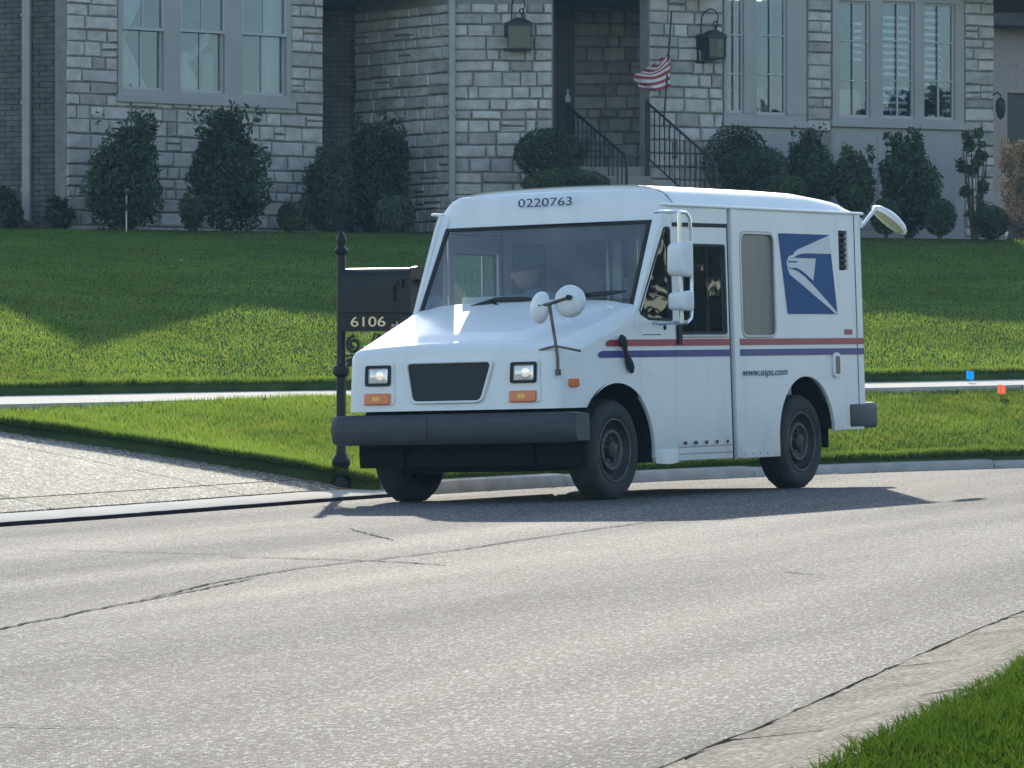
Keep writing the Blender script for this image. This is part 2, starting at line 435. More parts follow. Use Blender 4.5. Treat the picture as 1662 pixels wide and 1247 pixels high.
M['ironm'] = mat('wrought_iron', (.010,.011,.014), .6, var=.25, scale=14)
M['gold'] = mat('gold_numerals', (.85,.68,.40), .4, metal=.2, var=.1)
M['leafiron'] = mat('brassy_leaf', (.55,.46,.22), .4, metal=.5, var=.3)
M['stone'] = mat('limestone', (.365,.345,.315), .85, var=.2, scale=7, detail=6, bump=.02, bscale=14, rand=.26)
M['mortar'] = mat('mortar', (.20,.19,.175), .95, var=.15, bump=.01)
M['mortar2'] = mat('dark_mortar', (.03,.03,.03), .95)
M['brick'] = mat('dark_brick', (.10,.09,.085), .85, var=.35, scale=4, bump=.006, bscale=40)
M['trim'] = mat('trim_paint', (.29,.285,.27), .55, var=.06, scale=3)
M['panel'] = mat('panel_paint', (.285,.285,.275), .7, var=.06, scale=4, bump=.003)
M['sash'] = mat('sash_paint', (.36,.36,.345), .5, var=.05)
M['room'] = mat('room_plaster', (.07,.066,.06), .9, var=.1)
M['curtain'] = mat('curtain_cloth', (.80,.80,.78), .9, var=.06, transl=.35)
M['slat'] = mat('shutter_slat', (.85,.86,.87), .5, var=.05)
M['chair'] = mat('chair_linen', (.50,.43,.36), .9, var=.06)
M['vase'] = mat('pale_ceramic', (.55,.55,.55), .3, var=.05)
M['wood'] = mat('dark_door_wood', (.022,.02,.022), .5, var=.25, stretch=(8,8,1))
M['shingle'] = mat('roof_shingle', (.10,.09,.085), .9, var=.3, scale=5, bump=.01)
M['stepc'] = mat('step_stone', (.25,.235,.215), .85, var=.15, bump=.006)
M['down'] = mat('downspout_metal', (.26,.26,.25), .5, var=.08, metal=.2)
M['stucco'] = mat('pink_stucco', (.36,.30,.265), .9, var=.14, scale=20, bump=.006, bscale=60)
M['shingle2'] = mat('pale_shingle', (.42,.36,.31), .9, var=.25, scale=12, stretch=(1,1,6))
M['eave'] = mat('brown_eave', (.05,.04,.035), .7, var=.2)
M['darkwin'] = mat('dark_opening', (.02,.022,.026), .35, var=.2)
M['lampglass'] = glass('lantern_glass', (.42,.47,.42), .0, gcol=(.5,.55,.55), dust=.005, dustcol=(.5,.55,.42))
M['leafA'] = mat('leaves_dark', (.042,.070,.032), .5, var=.5, scale=2.2, transl=.3, spec=.3)
M['leafB'] = mat('leaves_mid', (.062,.092,.040), .5, var=.5, scale=2.2, transl=.3, spec=.3)
M['leafC'] = mat('leaves_yew', (.068,.098,.058), .6, var=.4, scale=3, transl=.25, spec=.25)
M['leafT'] = mat('leaves_tan', (.30,.235,.15), .8, var=.35, scale=4, transl=.3, col2=(.17,.14,.085))
M['bark'] = mat('bark', (.07,.055,.042), .9, var=.3, bump=.006)
M['flagred'] = mat('flag_red', (.38,.05,.06), .8, var=.06, transl=.3)
M['flagwhite'] = mat('flag_white', (.72,.70,.70), .8, var=.04, transl=.3)
M['flagblue'] = mat('flag_blue', (.02,.035,.14), .8, var=.06)
M['mblue'] = mat('marker_blue', (.0,.28,.75), .5, var=.05, transl=.4)
M['morange'] = mat('marker_orange', (.95,.16,.06), .5, var=.05, transl=.4)
M['wire'] = mat('marker_wire', (.3,.3,.3), .4, metal=.8)
M['skin'] = mat('skin', (.42,.25,.18), .6, var=.08)
M['shirt'] = mat('shirt_blue_grey', (.16,.20,.28), .85, var=.1)
M['cap'] = mat('cap_navy', (.015,.02,.04), .8, var=.15)
M['rockw'] = mat('white_rock', (.75,.74,.72), .7, var=.05)
M['earth'] = mat('far_ground', (.05,.065,.03), 1, spec=0, var=.3, scale=.2)

# ------------------------------------------------------------------ ground: road, kerbs, drive, sidewalk, lawn
TX, TY, GX, GY = -.0375, 31.2147, .02297, -.00074
def zroad(x, y): return GX*(x-TX) + GY*(y-TY)

def curve(pts, n=40):
    P = np.array(pts, float); out = []
    for i in range(len(P)-1):
        p0 = P[max(i-1, 0)]; p1 = P[i]; p2 = P[i+1]; p3 = P[min(i+2, len(P)-1)]
        t = np.linspace(0, 1, n, endpoint=False)[:, None]
        out.append(.5*((2*p1) + (-p0+p2)*t + (2*p0-5*p1+4*p2-p3)*t**2 + (-p0+3*p1-3*p2+p3)*t**3))
    out = np.vstack(out + [P[-1:]])
    k = np.ones(41)/41                                     # smooth the joins
    for a in range(2):
        pad = np.pad(out[:, a], 20, mode='reflect', reflect_type='odd')
        out[:, a] = np.convolve(pad, k, 'valid')
    d = np.concatenate([[0], np.cumsum(np.linalg.norm(np.diff(out, axis=0), axis=1))])
    return out, d
class Curve:
    def __init__(s, pts):
        s.p, s.d = curve(pts); s.L = s.d[-1]
        tg = np.gradient(s.p, s.d, axis=0); s.t = tg/np.linalg.norm(tg, axis=1)[:, None]
    def at(s, u, off=0):
        x = np.interp(u, s.d, s.p[:, 0]); y = np.interp(u, s.d, s.p[:, 1])
        tx = np.interp(u, s.d, s.t[:, 0]); ty = np.interp(u, s.d, s.t[:, 1])
        return x - ty*off, y + tx*off                       # positive offset: left of the travel direction
    def near(s, x, y):
        i = np.argmin((s.p[:, 0]-x)**2 + (s.p[:, 1]-y)**2); return s.d[i]
FAR = Curve([(-17.5,-12),(-14,0),(-9.5,12),(-7.6,16.5),(-5.6,21.5),(-4.0,25.4),(-3.04,27.68),(-2.06,29.98),(-.95,32.9),(-.2,34.3),(.43,35.3),(1.31,36.55),(2.75,37.8),(4.19,38.45),(6.5,39.1),(10,39.7),(16,40.4),(34,42)])
NEAR = Curve([(-4,-12),(-2.2,-2),(-.75,4.5),(.31,9.18),(.57,10.25),(.87,11.59),(1.63,14.87),(2.75,19),(4.4,23.5),(7,28),(11,31),(18,33),(34,35)])
UA = FAR.near(-.97, 32.9)                                   # where drive apron ends and kerb begins

def ribbon(name, cv, u0, u1, prof, m, parent=None, du=.25, sgn=1, smooth=40, wob=0, close=True, base=zroad):
    """sweep a cross-section prof [(s, h)] along a kerb line"""
    us = np.linspace(u0, u1, max(2, int((u1-u0)/du)+1)); n = len(prof)
    vs = []; fs = []
    for i, u in enumerate(us):
        bx, by = cv.at(u, 0)
        for s_, h in prof:
            s2 = s_ + (rng.uniform(-wob, wob) if wob else 0)
            x, y = cv.at(u, sgn*s2)
            vs.append((x, y, base(bx, by) + h + (rng.uniform(-wob, wob)*.3 if wob else 0)))
    for i in range(len(us)-1):
        for k in range(n-1):
            q = (i*n+k, (i+1)*n+k, (i+1)*n+k+1, i*n+k+1)
            fs.append(q if sgn < 0 else q[::-1])
    if close:
        a = tuple(range(n)); b = tuple(range((len(us)-1)*n, len(us)*n))
        fs += [a if sgn > 0 else a[::-1], b[::-1] if sgn > 0 else b]
    return mesh_obj(name, vs, fs, m, parent, smooth)

# far ground under everything
g = MB(); g.add([(-600,-300,-2.2),(600,-300,-2.2),(600,1200,-2.2),(-600,1200,-2.2)], [(0,1,2,3)])
tag(g.build('ground', M['earth']), kind='structure')

# road sheet between the two kerb lines
n = 220; vs = []; fs = []
for i in range(n):
    a = FAR.at(FAR.L*i/(n-1), .02); b = NEAR.at(NEAR.L*i/(n-1), 0)
    for k in range(9):
        t = k/8; x = a[0]*(1-t)+b[0]*t; y = a[1]*(1-t)+b[1]*t
        vs.append((x, y, zroad(x, y)))
for i in range(n-1):
    for k in range(8): fs.append((i*9+k, i*9+k+1, (i+1)*9+k+1, (i+1)*9+k))
road = tag(mesh_obj('road', vs, fs, M['asphalt']), kind='structure')

def rpix(px, py, dz=0.0):
    u = (px-CX)/F; v = -(py-CY)/F
    t = (GX*-TX + GY*-TY + dz - HC)/(v - GX*u - GY)
    return Vector((u*t, t, HC + v*t))

def crack(pts, wd, name='crack_seal', lift=.004):
    P = [Vector((p[0], p[1], 0)) for p in pts]
    c, d = curve([(p.x, p.y) for p in P], 24)
    vs = []; fs = []
    nn = len(c)
    for i in range(nn):
        t = c[min(i+1, nn-1)] - c[max(i-1, 0)]; t = t/np.linalg.norm(t); nx, ny = -t[1], t[0]
        j = .75*(j if i else 0) + rng.gauss(0, wd*.14); w1 = wd*rng.uniform(.25, .5)*min(1, i/10, (nn-1-i)/10)+.004
        for sg in (-1, 1):
            x = c[i][0] + nx*(j+sg*w1*.5); y = c[i][1] + ny*(j+sg*w1*.5)
            vs.append((x, y, zroad(x, y)+lift))
        if i: fs.append((2*i-2, 2*i-1, 2*i+1, 2*i))
    return mesh_obj(name, vs, fs, M['tar'], road)
crack([rpix(*p)[:2] for p in ((-60,1034),(0,1022),(160,988),(330,958),(420,938))], .034)
crack([rpix(*p)[:2] for p in ((230,975),(420,930),(620,908),(760,893),(1000,853),(1150,838))], .034)
crack([rpix(*p)[:2] for p in ((330,905),(470,906),(620,912),(730,919))], .05)
crack([rpix(*p)[:2] for p in ((40,893),(220,897),(400,902))], .03)
crack([rpix(*p)[:2] for p in ((565,858),(600,868),(640,878))], .03)
crack([rpix(*p)[:2] for p in ((-40,1178),(90,1184),(200,1182))], .02)
crack([rpix(*p)[:2] for p in ((1270,928),(1300,932),(1335,934))], .02)
# dark joint between asphalt and the near kerb
us = np.linspace(NEAR.near(-.75, 4.5), NEAR.near(7, 28), 160)
ribbon('gutter_joint', NEAR, us[0], us[-1], [(-.013,.004),(.008,.007)], M['seam'], road, .12, -1, 40, wob=.004, close=False)

# near kerb: rolled concrete sections
kn = empty('near_kerb', (0,0,0), kind='structure')
NPROF = [(0,-.03),(0,.006),(.05,.012),(.20,.03),(.32,.07),(.40,.105),(.47,.118),(.52,.118),(.52,-.05)]
u = NEAR.near(-2.2,-2)
while u < NEAR.near(18,33):
    ribbon('kerb_section', NEAR, u, u+2.372, NPROF, M['kerb'], kn, .2, -1, 50, wob=.003); u += 2.4
# far kerb sections
kf = empty('far_kerb', (0,0,0), kind='structure')
u = UA+.35; k = 0
while u < UA+24:
    hh = .092 - .036*min(1, k/3)
    ribbon('kerb_section', FAR, u, u+2.39, [(0,-.05),(.005,.02),(.02,hh-.02),(.045,hh),(.17,hh+.006),(.17,-.08)], M['concrete'], kf, .2, 1, 40, wob=.002); u += 2.4; k += 1
# apron lip along the drive, tapering into the kerb
lip = ribbon('drive_lip', FAR, UA-14, UA+.34, [(-.02,-.05),(-.02,.024),(.0,.034),(.31,.055),(.31,-.08)], M['walk'], kf, .2, 1, 40, wob=.003)

M['stain'] = mat('stained_concrete', (.03,.022,.026), .95, spec=.05, var=.4, scale=5)  # dark colour for the painted shade on the drive lip's face, not a stain
ribbon('stained_edge', FAR, UA-14, UA+.3, [(-.026,-.03),(-.028,.012),(-.022,.026)], M['stain'], kf, .2, 1, 40, wob=.004, close=False)  # dark strip paints the shade of the lip's road-side face as colour
def hstrip(s, u=None):
    k = .50 if u is None else .50 + .06*np.exp(-((np.asarray(u)-UA-3.2)/2.2)**2)
    s = np.clip((s-.17)/2.83, 0, 1); return .095 + k*s**.8
def drive_h(s): 
    s = np.asarray(s, float); return np.where(s < 3, .055 + .49*np.clip((s-.3)/2.7, 0, 1)**.9, .545 + (s-3)*.06)
# drive slabs of exposed aggregate, one per joint
dv = empty('driveway', (0,0,0), kind='structure')
def drive_slab(ua, ub, s0, s1):
    ss = np.linspace(s0, s1, 8); uu = np.linspace(ua, ub, 8); vs = []; fs = []
    for a in uu:
        bx, by = FAR.at(a)
        for s_ in ss:
            x, y = FAR.at(a, s_); vs.append((x, y, zroad(bx, by)+float(drive_h(s_))))
    nt_ = len(vs)
    vs += [(x, y, z-.12) for x, y, z in vs]
    for i in range(7):
        for k in range(7): fs.append((i*8+k+1, i*8+k, (i+1)*8+k, (i+1)*8+k+1))
    b = [k for k in range(8)] + [i*8+7 for i in range(1, 8)] + [56+k for k in range(6, -1, -1)] + [i*8 for i in range(6, 0, -1)]
    for i in range(len(b)):
        p, q = b[i], b[(i+1) % len(b)]; fs.append((p, q, q+nt_, p+nt_))
    o = mesh_obj('slab', vs, fs, M['drive'], dv, 40)
for (ua, ub) in ((UA-1.55, UA+.28), (UA-4.4, UA-1.57), (UA-7.4, UA-4.42), (UA-11, UA-7.42)):
    drive_slab(ua, ub, .325, .60); drive_slab(ua, ub, .62, 2.98); drive_slab(ua, ub, 4.24, 9.0)

def surf(name, fn, us, ss, m, kind='structure', skirt=.12, parent=None):
    vs = []; fs = []; nn = len(ss)
    for a in us:
        for b in ss: vs.append(fn(a, b))
    for i in range(len(us)-1):
        for k in range(nn-1): fs.append((i*nn+k+1, i*nn+k, (i+1)*nn+k, (i+1)*nn+k+1))
    nv = len(vs); vs += [(x, y, z-skirt) for x, y, z in vs]; mu = len(us)
    b = [k for k in range(nn)] + [i*nn+nn-1 for i in range(1, mu)] + [(mu-1)*nn+k for k in range(nn-2, -1, -1)] + [i*nn for i in range(mu-2, 0, -1)]
    for i in range(len(b)):
        p, q = b[i], b[(i+1) % len(b)]; fs.append((p, q, q+nv, p+nv))
    o = mesh_obj(name, vs, fs, m, parent, 60)
    if kind: o['kind'] = kind
    return o
def splay(u, s): return u - .45*s*np.clip(1-(u-UA-.2)/3, 0, 1)
def f_strip(u, s):
    u = float(splay(u, s))
    bx, by = FAR.at(u); x, y = FAR.at(u, s); return (x, y, zroad(bx, by) + float(hstrip(s, u)))
surf('grass_verge', f_strip, np.linspace(UA+.30, UA+26, 90), np.linspace(.172, 2.99, 12), M['soil'])
# sidewalk slabs
sw = empty('sidewalk', (0,0,0), kind='structure')
def f_walk(u, s):
    bx, by = FAR.at(u); x, y = FAR.at(u, s); return (x, y, zroad(bx, by) + .655 + (s-3)*.035)
u = UA-12
while u < UA+24:
    surf('slab', f_walk, np.linspace(u, u+1.49, 4), np.linspace(3.0, 4.2, 3), M['walk'], None, .1, sw); u += 1.5
# lawn from the sidewalk up to the planting bed
def bedline(x): return 57 + (x+6)/12*4
def f_lawn(u, t):
    bx, by = FAR.at(u); ax, ay = FAR.at(u, 4.215); za = zroad(bx, by) + .755
    B = np.array([ax*1.5 + .2, 0.]); B[1] = bedline(np.clip(B[0], -14, 14)); zb = 2.67
    x = ax+(B[0]-ax)*t; y = ay+(B[1]-ay)*t
    return (x, y, za + (zb-za)*(t + .05*math.sin(math.pi*t)) + .02*math.sin(x*1.7+y*.6)*math.sin(math.pi*min(1, t*6)))
LU0, LU1 = FAR.near(-9.5, 12), FAR.near(16, 40.4)
surf('lawn', f_lawn, np.linspace(LU0, LU1, 110), np.linspace(0, 1, 60), M['soil'])
# planting bed and the ground under the house
bd = []
for x in np.linspace(-24, 24, 60):
    xx = max(-14, min(14, x)); bd.append((x, bedline(xx)-.06, 2.675)); bd.append((x, bedline(xx)+3.8, 2.74)); bd.append((x, 95, 2.74))
fs = []
for i in range(59):
    for k in range(2): fs.append((i*3+k, (i+1)*3+k, (i+1)*3+k+1, i*3+k+1))
tag(mesh_obj('planting_bed', bd, fs, M['mulch']), kind='structure')
# near grass bank (this side of the road)
def f_near(u, s):
    bx, by = NEAR.at(u); x, y = NEAR.at(u, -s); return (x, y, zroad(bx, by) + .10 + (s-.5)*.03)
surf('near_lawn', f_near, np.linspace(NEAR.near(-2.2,-2), NEAR.near(18,33), 90), np.linspace(.525, 9, 14), M['soil'])

def in_view(x, y, marg=1.0):
    return (y > 2) & (np.abs(x) < y*(CX/F) + marg)
def blades(name, P, h, wd, label, seg=1, lean=.35, m='grass'):
    """P (n,3) roots -> one mesh of grass blades"""
    n = len(P)
    ang = nrng.uniform(0, 2*np.pi, n); ln = np.abs(nrng.normal(0, lean, n)) * h
    hh = h*nrng.uniform(.6, 1.1, n); a2 = nrng.uniform(0, 2*np.pi, n); ww = wd*nrng.uniform(.6, 1.3, n)
    cl = np.sin(P[:,0]*5.1+2*np.sin(P[:,1]*1.7))*np.sin(P[:,1]*3.3+1.5*np.sin(P[:,0]*2.3)) + .6*np.sin(P[:,0]*13.7+P[:,1]*4.1)*np.sin(P[:,1]*9.1)
    hh = hh*(1+.14*cl)
    dx, dy = np.cos(ang)*ww/2, np.sin(ang)*ww/2
    lx, ly = np.cos(a2)*ln, np.sin(a2)*ln
    if seg == 1:
        V = np.empty((n, 3, 3))
        V[:, 0] = P + np.stack([dx, dy, np.zeros(n)], 1); V[:, 1] = P - np.stack([dx, dy, np.zeros(n)], 1)
        V[:, 2] = P + np.stack([lx, ly, hh], 1)
        T = np.arange(3*n).reshape(n, 3)
    else:
        V = np.empty((n, 5, 3)); z = np.zeros(n)
        V[:, 0] = P + np.stack([dx, dy, z], 1); V[:, 1] = P - np.stack([dx, dy, z], 1)
        V[:, 2] = P + np.stack([dx*.8+lx*.35, dy*.8+ly*.35, hh*.6], 1); V[:, 3] = P + np.stack([-dx*.8+lx*.35, -dy*.8+ly*.35, hh*.6], 1)
        V[:, 4] = P + np.stack([lx*1.3, ly*1.3, hh], 1)
        b = 5*np.arange(n)[:, None]
        T = np.concatenate([b+np.array([[0,1,2]]), b+np.array([[1,3,2]]), b+np.array([[2,3,4]])], 0)
    o = tri_obj(name, V.reshape(-1, 3), T, M[m])
    return tag(o, label, 'grass', kind='stuff')
def zc(fn, A, B):
    return np.array([fn(a, b) for a, b in zip(A, B)])
def vec_strip(u, s):
    u = splay(u, s)
    bx, by = FAR.at(u); x, y = FAR.at(u, s); return np.stack([x, y, GX*(bx-TX)+GY*(by-TY)+hstrip(s, u)], 1)
def vec_lawn(u, t):
    bx, by = FAR.at(u); ax, ay = FAR.at(u, 4.215); za = GX*(bx-TX)+GY*(by-TY) + .755
    Bx = ax*1.5+.2; By = 57+(np.clip(Bx, -14, 14)+6)/12*4
    x = ax+(Bx-ax)*t; y = ay+(By-ay)*t
    return np.stack([x, y, za+(2.67-za)*(t+.05*np.sin(np.pi*t)) + .02*np.sin(x*1.7+y*.6)*np.sin(np.pi*np.minimum(1, t*6))], 1)
def vec_near(u, s):
    bx, by = NEAR.at(u); x, y = NEAR.at(u, -s); return np.stack([x, y, GX*(bx-TX)+GY*(by-TY)+.10+(s-.5)*.03], 1)
N = 420000
P = vec_strip(nrng.uniform(UA+.28, UA+12, N), .165+2.85*nrng.uniform(0, 1, N)); P = P[in_view(P[:,0], P[:,1])]
blades('grass', P[:150000], .05, .008, 'mown grass on the narrow verge between the kerb and the sidewalk')
N = 1000000
P = vec_lawn(nrng.uniform(LU0, LU1, N), nrng.uniform(0, 1, N)**1.15); P = P[in_view(P[:,0], P[:,1])]
blades('grass', P[:460000], .032, .008, 'mown grass on the sloping front lawn of the stone house', lean=.6)
N = 60000                                                   # thicker fringes hanging over the cut edges
Q = [vec_lawn(nrng.uniform(LU0, LU1, N), nrng.uniform(0, .006, N)), vec_strip(nrng.uniform(UA+.28, UA+14, N//2), .16+.08*nrng.uniform(0,1,N//2)), vec_strip(UA+.25+.1*nrng.uniform(0,1,N//6), nrng.uniform(.17, 3, N//6))]
P = np.vstack(Q); P = P[in_view(P[:,0], P[:,1])]
blades('grass', P, .07, .010, 'longer fringe of grass along the cut lawn edges', lean=.7)
N = 700000
P = vec_near(nrng.uniform(NEAR.near(-.75,4.5), NEAR.near(4.4,23.5), N), .50+4.2*nrng.uniform(0, 1, N)); P = P[in_view(P[:,0], P[:,1], 1.6)]
blades('grass', P[:330000], .042, .0045, 'bright grass beside the near kerb in the corner', seg=2, lean=.6, m='grass2')

# ------------------------------------------------------------------ the mail truck
# local axes: +X forward, +Y the truck's left (facing the camera), +Z up; V() takes distance BACK from the front axle
bx_ = Vector((.52204792, .85284056, .01135497)); lx_ = Vector((.85260694, -.52217087, .01997474)); ux_ = Vector((-.0229645, .00074645, .999736))
truck = empty('mail_truck', (0,0,0), 'white boxy mail truck with a blue eagle emblem stopped at the kerb by the mailbox', 'mail truck')
MT = Matrix.Identity(4)
for i, a in enumerate((-bx_, lx_, ux_)):
    for j in range(3): MT[j][i] = a[j]
MT.translation = Vector((-.0374824, 31.2147, 0))
truck.matrix_basis = MT
def V(xb, y, z): return Vector((-xb, y, z))
def tb(mb, name, m, parent=None, smooth=35, **k): return mb.build(name, m, parent or truck, smooth, False, **k)

def yside(x, z):
    """half width of the body side at distance back x and height z"""
    if x < .73: y = .895 + (x-.25)*.0625
    elif x < 1.46: y = .925 + (x-.73)*.030
    else: y = .947 + min((x-1.46)*.002, .004)
    return y - .016*(z-.23)/1.7
def arch(cx_, cz, r, a0, a1, n=14): return [(cx_+r*math.cos(R(a0+(a1-a0)*i/n)), cz+r*math.sin(R(a0+(a1-a0)*i/n))) for i in range(n+1)]
ARF = (.0, .33, .44)
def side_map(sg, t=.03, proud=0):
    return lambda a, b, c: V(a, sg*(yside(a, b) - t/2 + proud + c*1.0), b)

body = None
for sg in (1, -1):
    # cab corner with the quarter window
    cab = [(.29, .665), (.33, .625)] + arch(.0, .33, .44, 38, -8, 8) + [(.455,.232),(.728,.232),(.728,1.955),(.66,1.955),(.60,1.87),(.27,1.27),(.25,1.24),(.29,1.19)]
    qw = rpoly([(.285,1.235),(.41,1.185),(.70,1.178),(.70,1.812),(.625,1.812)], .025, 3)
    a = plate('cab_side', cab, M['white'], side_map(sg), [qw], .03, .004, truck, keep=False)
    if sg == 1: body_cab = a
    fr = plate('window_frame', qw, M['rubber'], side_map(sg, .014, .003), [rpoly([(.305,1.245),(.415,1.203),(.683,1.196),(.683,1.794),(.632,1.794)], .02, 3)], .014, .002, a, keep=False)
    plate('pane', [(.30,1.24),(.41,1.195),(.69,1.19),(.69,1.80),(.63,1.80)], M['glass'], side_map(sg, .02, -.004), (), .004, .0005, a, keep=False)
    lk = MB().lathe([(.016,-.002),(.018,.004),(.012,.008),(.002,.009)], 14, Matrix.Translation(V(.60, sg*(yside(.60,1.13)+.0), 1.135)) @ Matrix.Rotation(R(-90*sg), 4, 'X'))
    tb(lk, 'door_lock', M['rubber'], a)
    plate('hatch_seam', [(.33,1.085),(.55,1.085),(.55,1.09),(.33,1.09)], M['rubber'], side_map(sg, 0, .002), (), .003, .0004, a, keep=False)
    # strip over the sliding door
    hd = [(.732,1.842),(1.458,1.842),(1.458,1.955),(.732,1.955)]
    plate('door_header', hd, M['white'], side_map(sg), (), .03, .004, truck, keep=False)
    tb(MB().box((-1.458, sg*.88, 1.822), (-.732, sg*.918, 1.838)), 'door_track', M['rubber'])
    # cargo side with window, vent and rear arch
    cs = [(1.50,.232),(2.128,.232),(2.128,.40)] + arch(2.545, .37, .417, 176, 2, 18) + [(2.975,.397),(3.40,.397),(3.44,.44),(3.44,1.955),(1.50,1.955)]
    swn = rpoly([(1.622,1.062),(2.128,1.062),(2.128,1.797),(1.622,1.797)], .075, 6)
    vent = [(3.098,1.542),(3.236,1.542),(3.236,1.824),(3.098,1.824)]
    cargo = plate('cargo_side', cs, M['white'], side_map(sg), [swn, vent], .03, .004, truck, keep=False)
    inner = rpoly([(1.642,1.082),(2.108,1.082),(2.108,1.777),(1.642,1.777)], .06, 6)
    plate('window_frame', swn, M['alum'], side_map(sg, .02, .004), [inner], .02, .003, cargo, keep=False)
    plate('pane', rpoly([(1.635,1.075),(2.115,1.075),(2.115,1.784),(1.635,1.784)], .06, 6), M['canvas'], side_map(sg, .02, -.006), (), .004, .0005, cargo, keep=False)
    plate('vent', vent, M['dark'], side_map(sg, .03, -.03), (), .006, .001, cargo, keep=False)
    for k in range(7):
        z = 1.565+k*.04
        tb(MB().box((-3.234, sg*.912, z), (-3.10, sg*.925, z+.012)), 'louvre', M['dark'], cargo)
    plate('pillar_trim', [(1.502,.236),(1.572,.236),(1.572,1.95),(1.502,1.95)], M['white'], side_map(sg, .03, .014), (), .018, .004, truck, keep=False)
    plate('door_seal', [(1.464,.232),(1.498,.232),(1.498,1.955),(1.464,1.955)], M['rubber'], side_map(sg, .03, -.014), (), .012, .001, truck, keep=False)
    # sliding door
    if True:
        do = [(.738,.236),(1.460,.236),(1.460,1.818),(.738,1.818)]
        dw = rpoly([(.815,1.09),(1.425,1.09),(1.425,1.70),(.815,1.70)], .02, 3)
        door = plate('sliding_door', do, M['white'], side_map(sg, .03, -.008), [dw], .028, .004, truck, keep=False)
        plate('window_frame', rpoly([(.812,1.087),(1.428,1.087),(1.428,1.703),(.812,1.703)], .02, 3), M['rubber'], side_map(sg, .014, -.002), [rpoly([(.83,1.105),(1.40,1.105),(1.40,1.685),(.83,1.685)], .015, 3)], .012, .002, door, keep=False)
        if sg == 1:
            plate('pane', [(.82,1.095),(1.42,1.095),(1.42,1.695),(.82,1.695)], M['glass'], side_map(sg, .02, -.012), (), .004, .0005, door, keep=False)
        plate('sill_strip', [(.81,1.068),(1.43,1.068),(1.43,1.084),(.81,1.084)], M['alum'], side_map(sg, .02, .008), (), .012, .003, door, keep=False)
        plate('window_post', [(1.20,1.105),(1.222,1.105),(1.222,1.685),(1.20,1.685)], M['alum'], side_map(sg, .02, -.02), (), .012, .002, door, keep=False)
        for z0 in (.278, .325):
            plate('ledge', [(.745,z0),(1.455,z0),(1.455,z0+.010),(.745,z0+.010)], M['alum'], side_map(sg, .03, .002), (), .016, .003, door, keep=False)
        for k in range(5):
            tb(MB().box((-(.80+k*.145)-.003, sg*.925-.002, .342), (-(.80+k*.145)+.003, sg*.949, .366)), 'bolt', M['rust'], door)
        plate('door_handle', rpoly([(.752,1.02),(.80,1.02),(.80,1.16),(.752,1.16)], .012, 3), M['rubber'], side_map(sg, .02, .014), (), .022, .004, door, keep=False)
    # flared lower corner behind the front wheel
    # stripes: fender part, cab, door, cargo
    for (x0, x1, par) in ((.30,.722,a), (.742,1.456,door), (1.577,3.437,cargo)):
        for zb, zt, mm_, nm in ((1.012,1.056,'red','red_stripe'), (.938,.983,'blue','blue_stripe')):
            pr_ = .0045 if x0 != .742 else -.0035
            plate(nm, [(x0,zb),(x1,zb),(x1,zt),(x0,zt)], M[mm_], side_map(sg, .0, pr_-.001), (), .003, .0005, par, keep=False)
    # emblem: blue slanted field with the pale bird head cut into it
    lg = [(2.188,1.792),(2.944,1.792),(3.040,1.228),(2.294,1.228)]
    def L(px, py):                       # emblem drawing units (photo zoom) -> side plane
        k = (py-187)/(995-187); xa = 162+(258-162)*k; xb_ = 668+(755-668)*k; q = (px-xa)/(xb_-xa)
        return (lg[0][0]+(lg[3][0]-lg[0][0])*k)*(1-q) + (lg[1][0]+(lg[2][0]-lg[1][0])*k)*q, 1.792+(1.228-1.792)*k
    em = plate('emblem', lg, M['logoblue'], side_map(sg, 0, .004), (), .003, .0005, cargo, keep=False)
    for poly in ([(668,192),(684,382),(455,382),(380,388),(325,412),(318,428),(250,440),(262,415),(305,397),(318,370),(345,348)],
                 [(250,440),(318,432),(345,432),(530,432),(505,660),(430,590),(380,552),(330,530),(272,535),(262,510),(262,480),(330,478),(358,472),(330,462),(268,466)],
                 [(238,470),(246,440),(256,470),(262,540),(300,548),(350,565),(420,620),(500,700),(620,835),(752,985),(735,998),(655,925),(520,812),(380,690),(270,600),(250,540)]):
        plate('bird_head', [L(*p) for p in poly], M['logowhite'], side_map(sg, 0, .0065), (), .003, .0004, em, keep=False) if False else None
        me = plate('emblem_shape', [L(*p) for p in poly], M['logowhite'], side_map(sg, 0, .0065), (), .003, .0003, cargo, keep=False)
    # small things on the side
    mk = plate('reflector_bezel', rpoly([(2.935,.775),(3.045,.775),(3.045,.952),(2.935,.952)], .04, 4), M['white'], side_map(sg, 0, .010), (), .02, .005, cargo, keep=False)
    plate('side_reflector', rpoly([(2.962,.80),(3.02,.80),(3.02,.928),(2.962,.928)], .015, 3), M['brownref'], side_map(sg, 0, .019), (), .012, .003, cargo, keep=False)
    plate('red_sticker', [(3.145,1.082),(3.258,1.082),(3.258,1.118),(3.145,1.118)], M['red'], side_map(sg, 0, .004), (), .003, .0004, cargo, keep=False)
    plate('rear_seam', [(3.336,.45),(3.342,.45),(3.342,1.95),(3.336,1.95)], M['rubber'], side_map(sg, 0, .002), (), .003, .0004, cargo, keep=False)
    if sg == 1:
        Ms = Matrix(((-1,0,0,-1.605),(0,0,1,.952),(0,1,0,.800),(0,0,0,1)))
        text('web_lettering', 'www.usps.com', .075, Ms, M['ink'], cargo, .25, .001, .645, keep=False)
    # gutter
    tb(MB().tube([V(.58, sg*.905, 1.962), V(.75, sg*.918, 1.960), V(1.6, sg*.938, 1.958), V(3.47, sg*.942, 1.953)], .011, 6), 'gutter', M['white'])

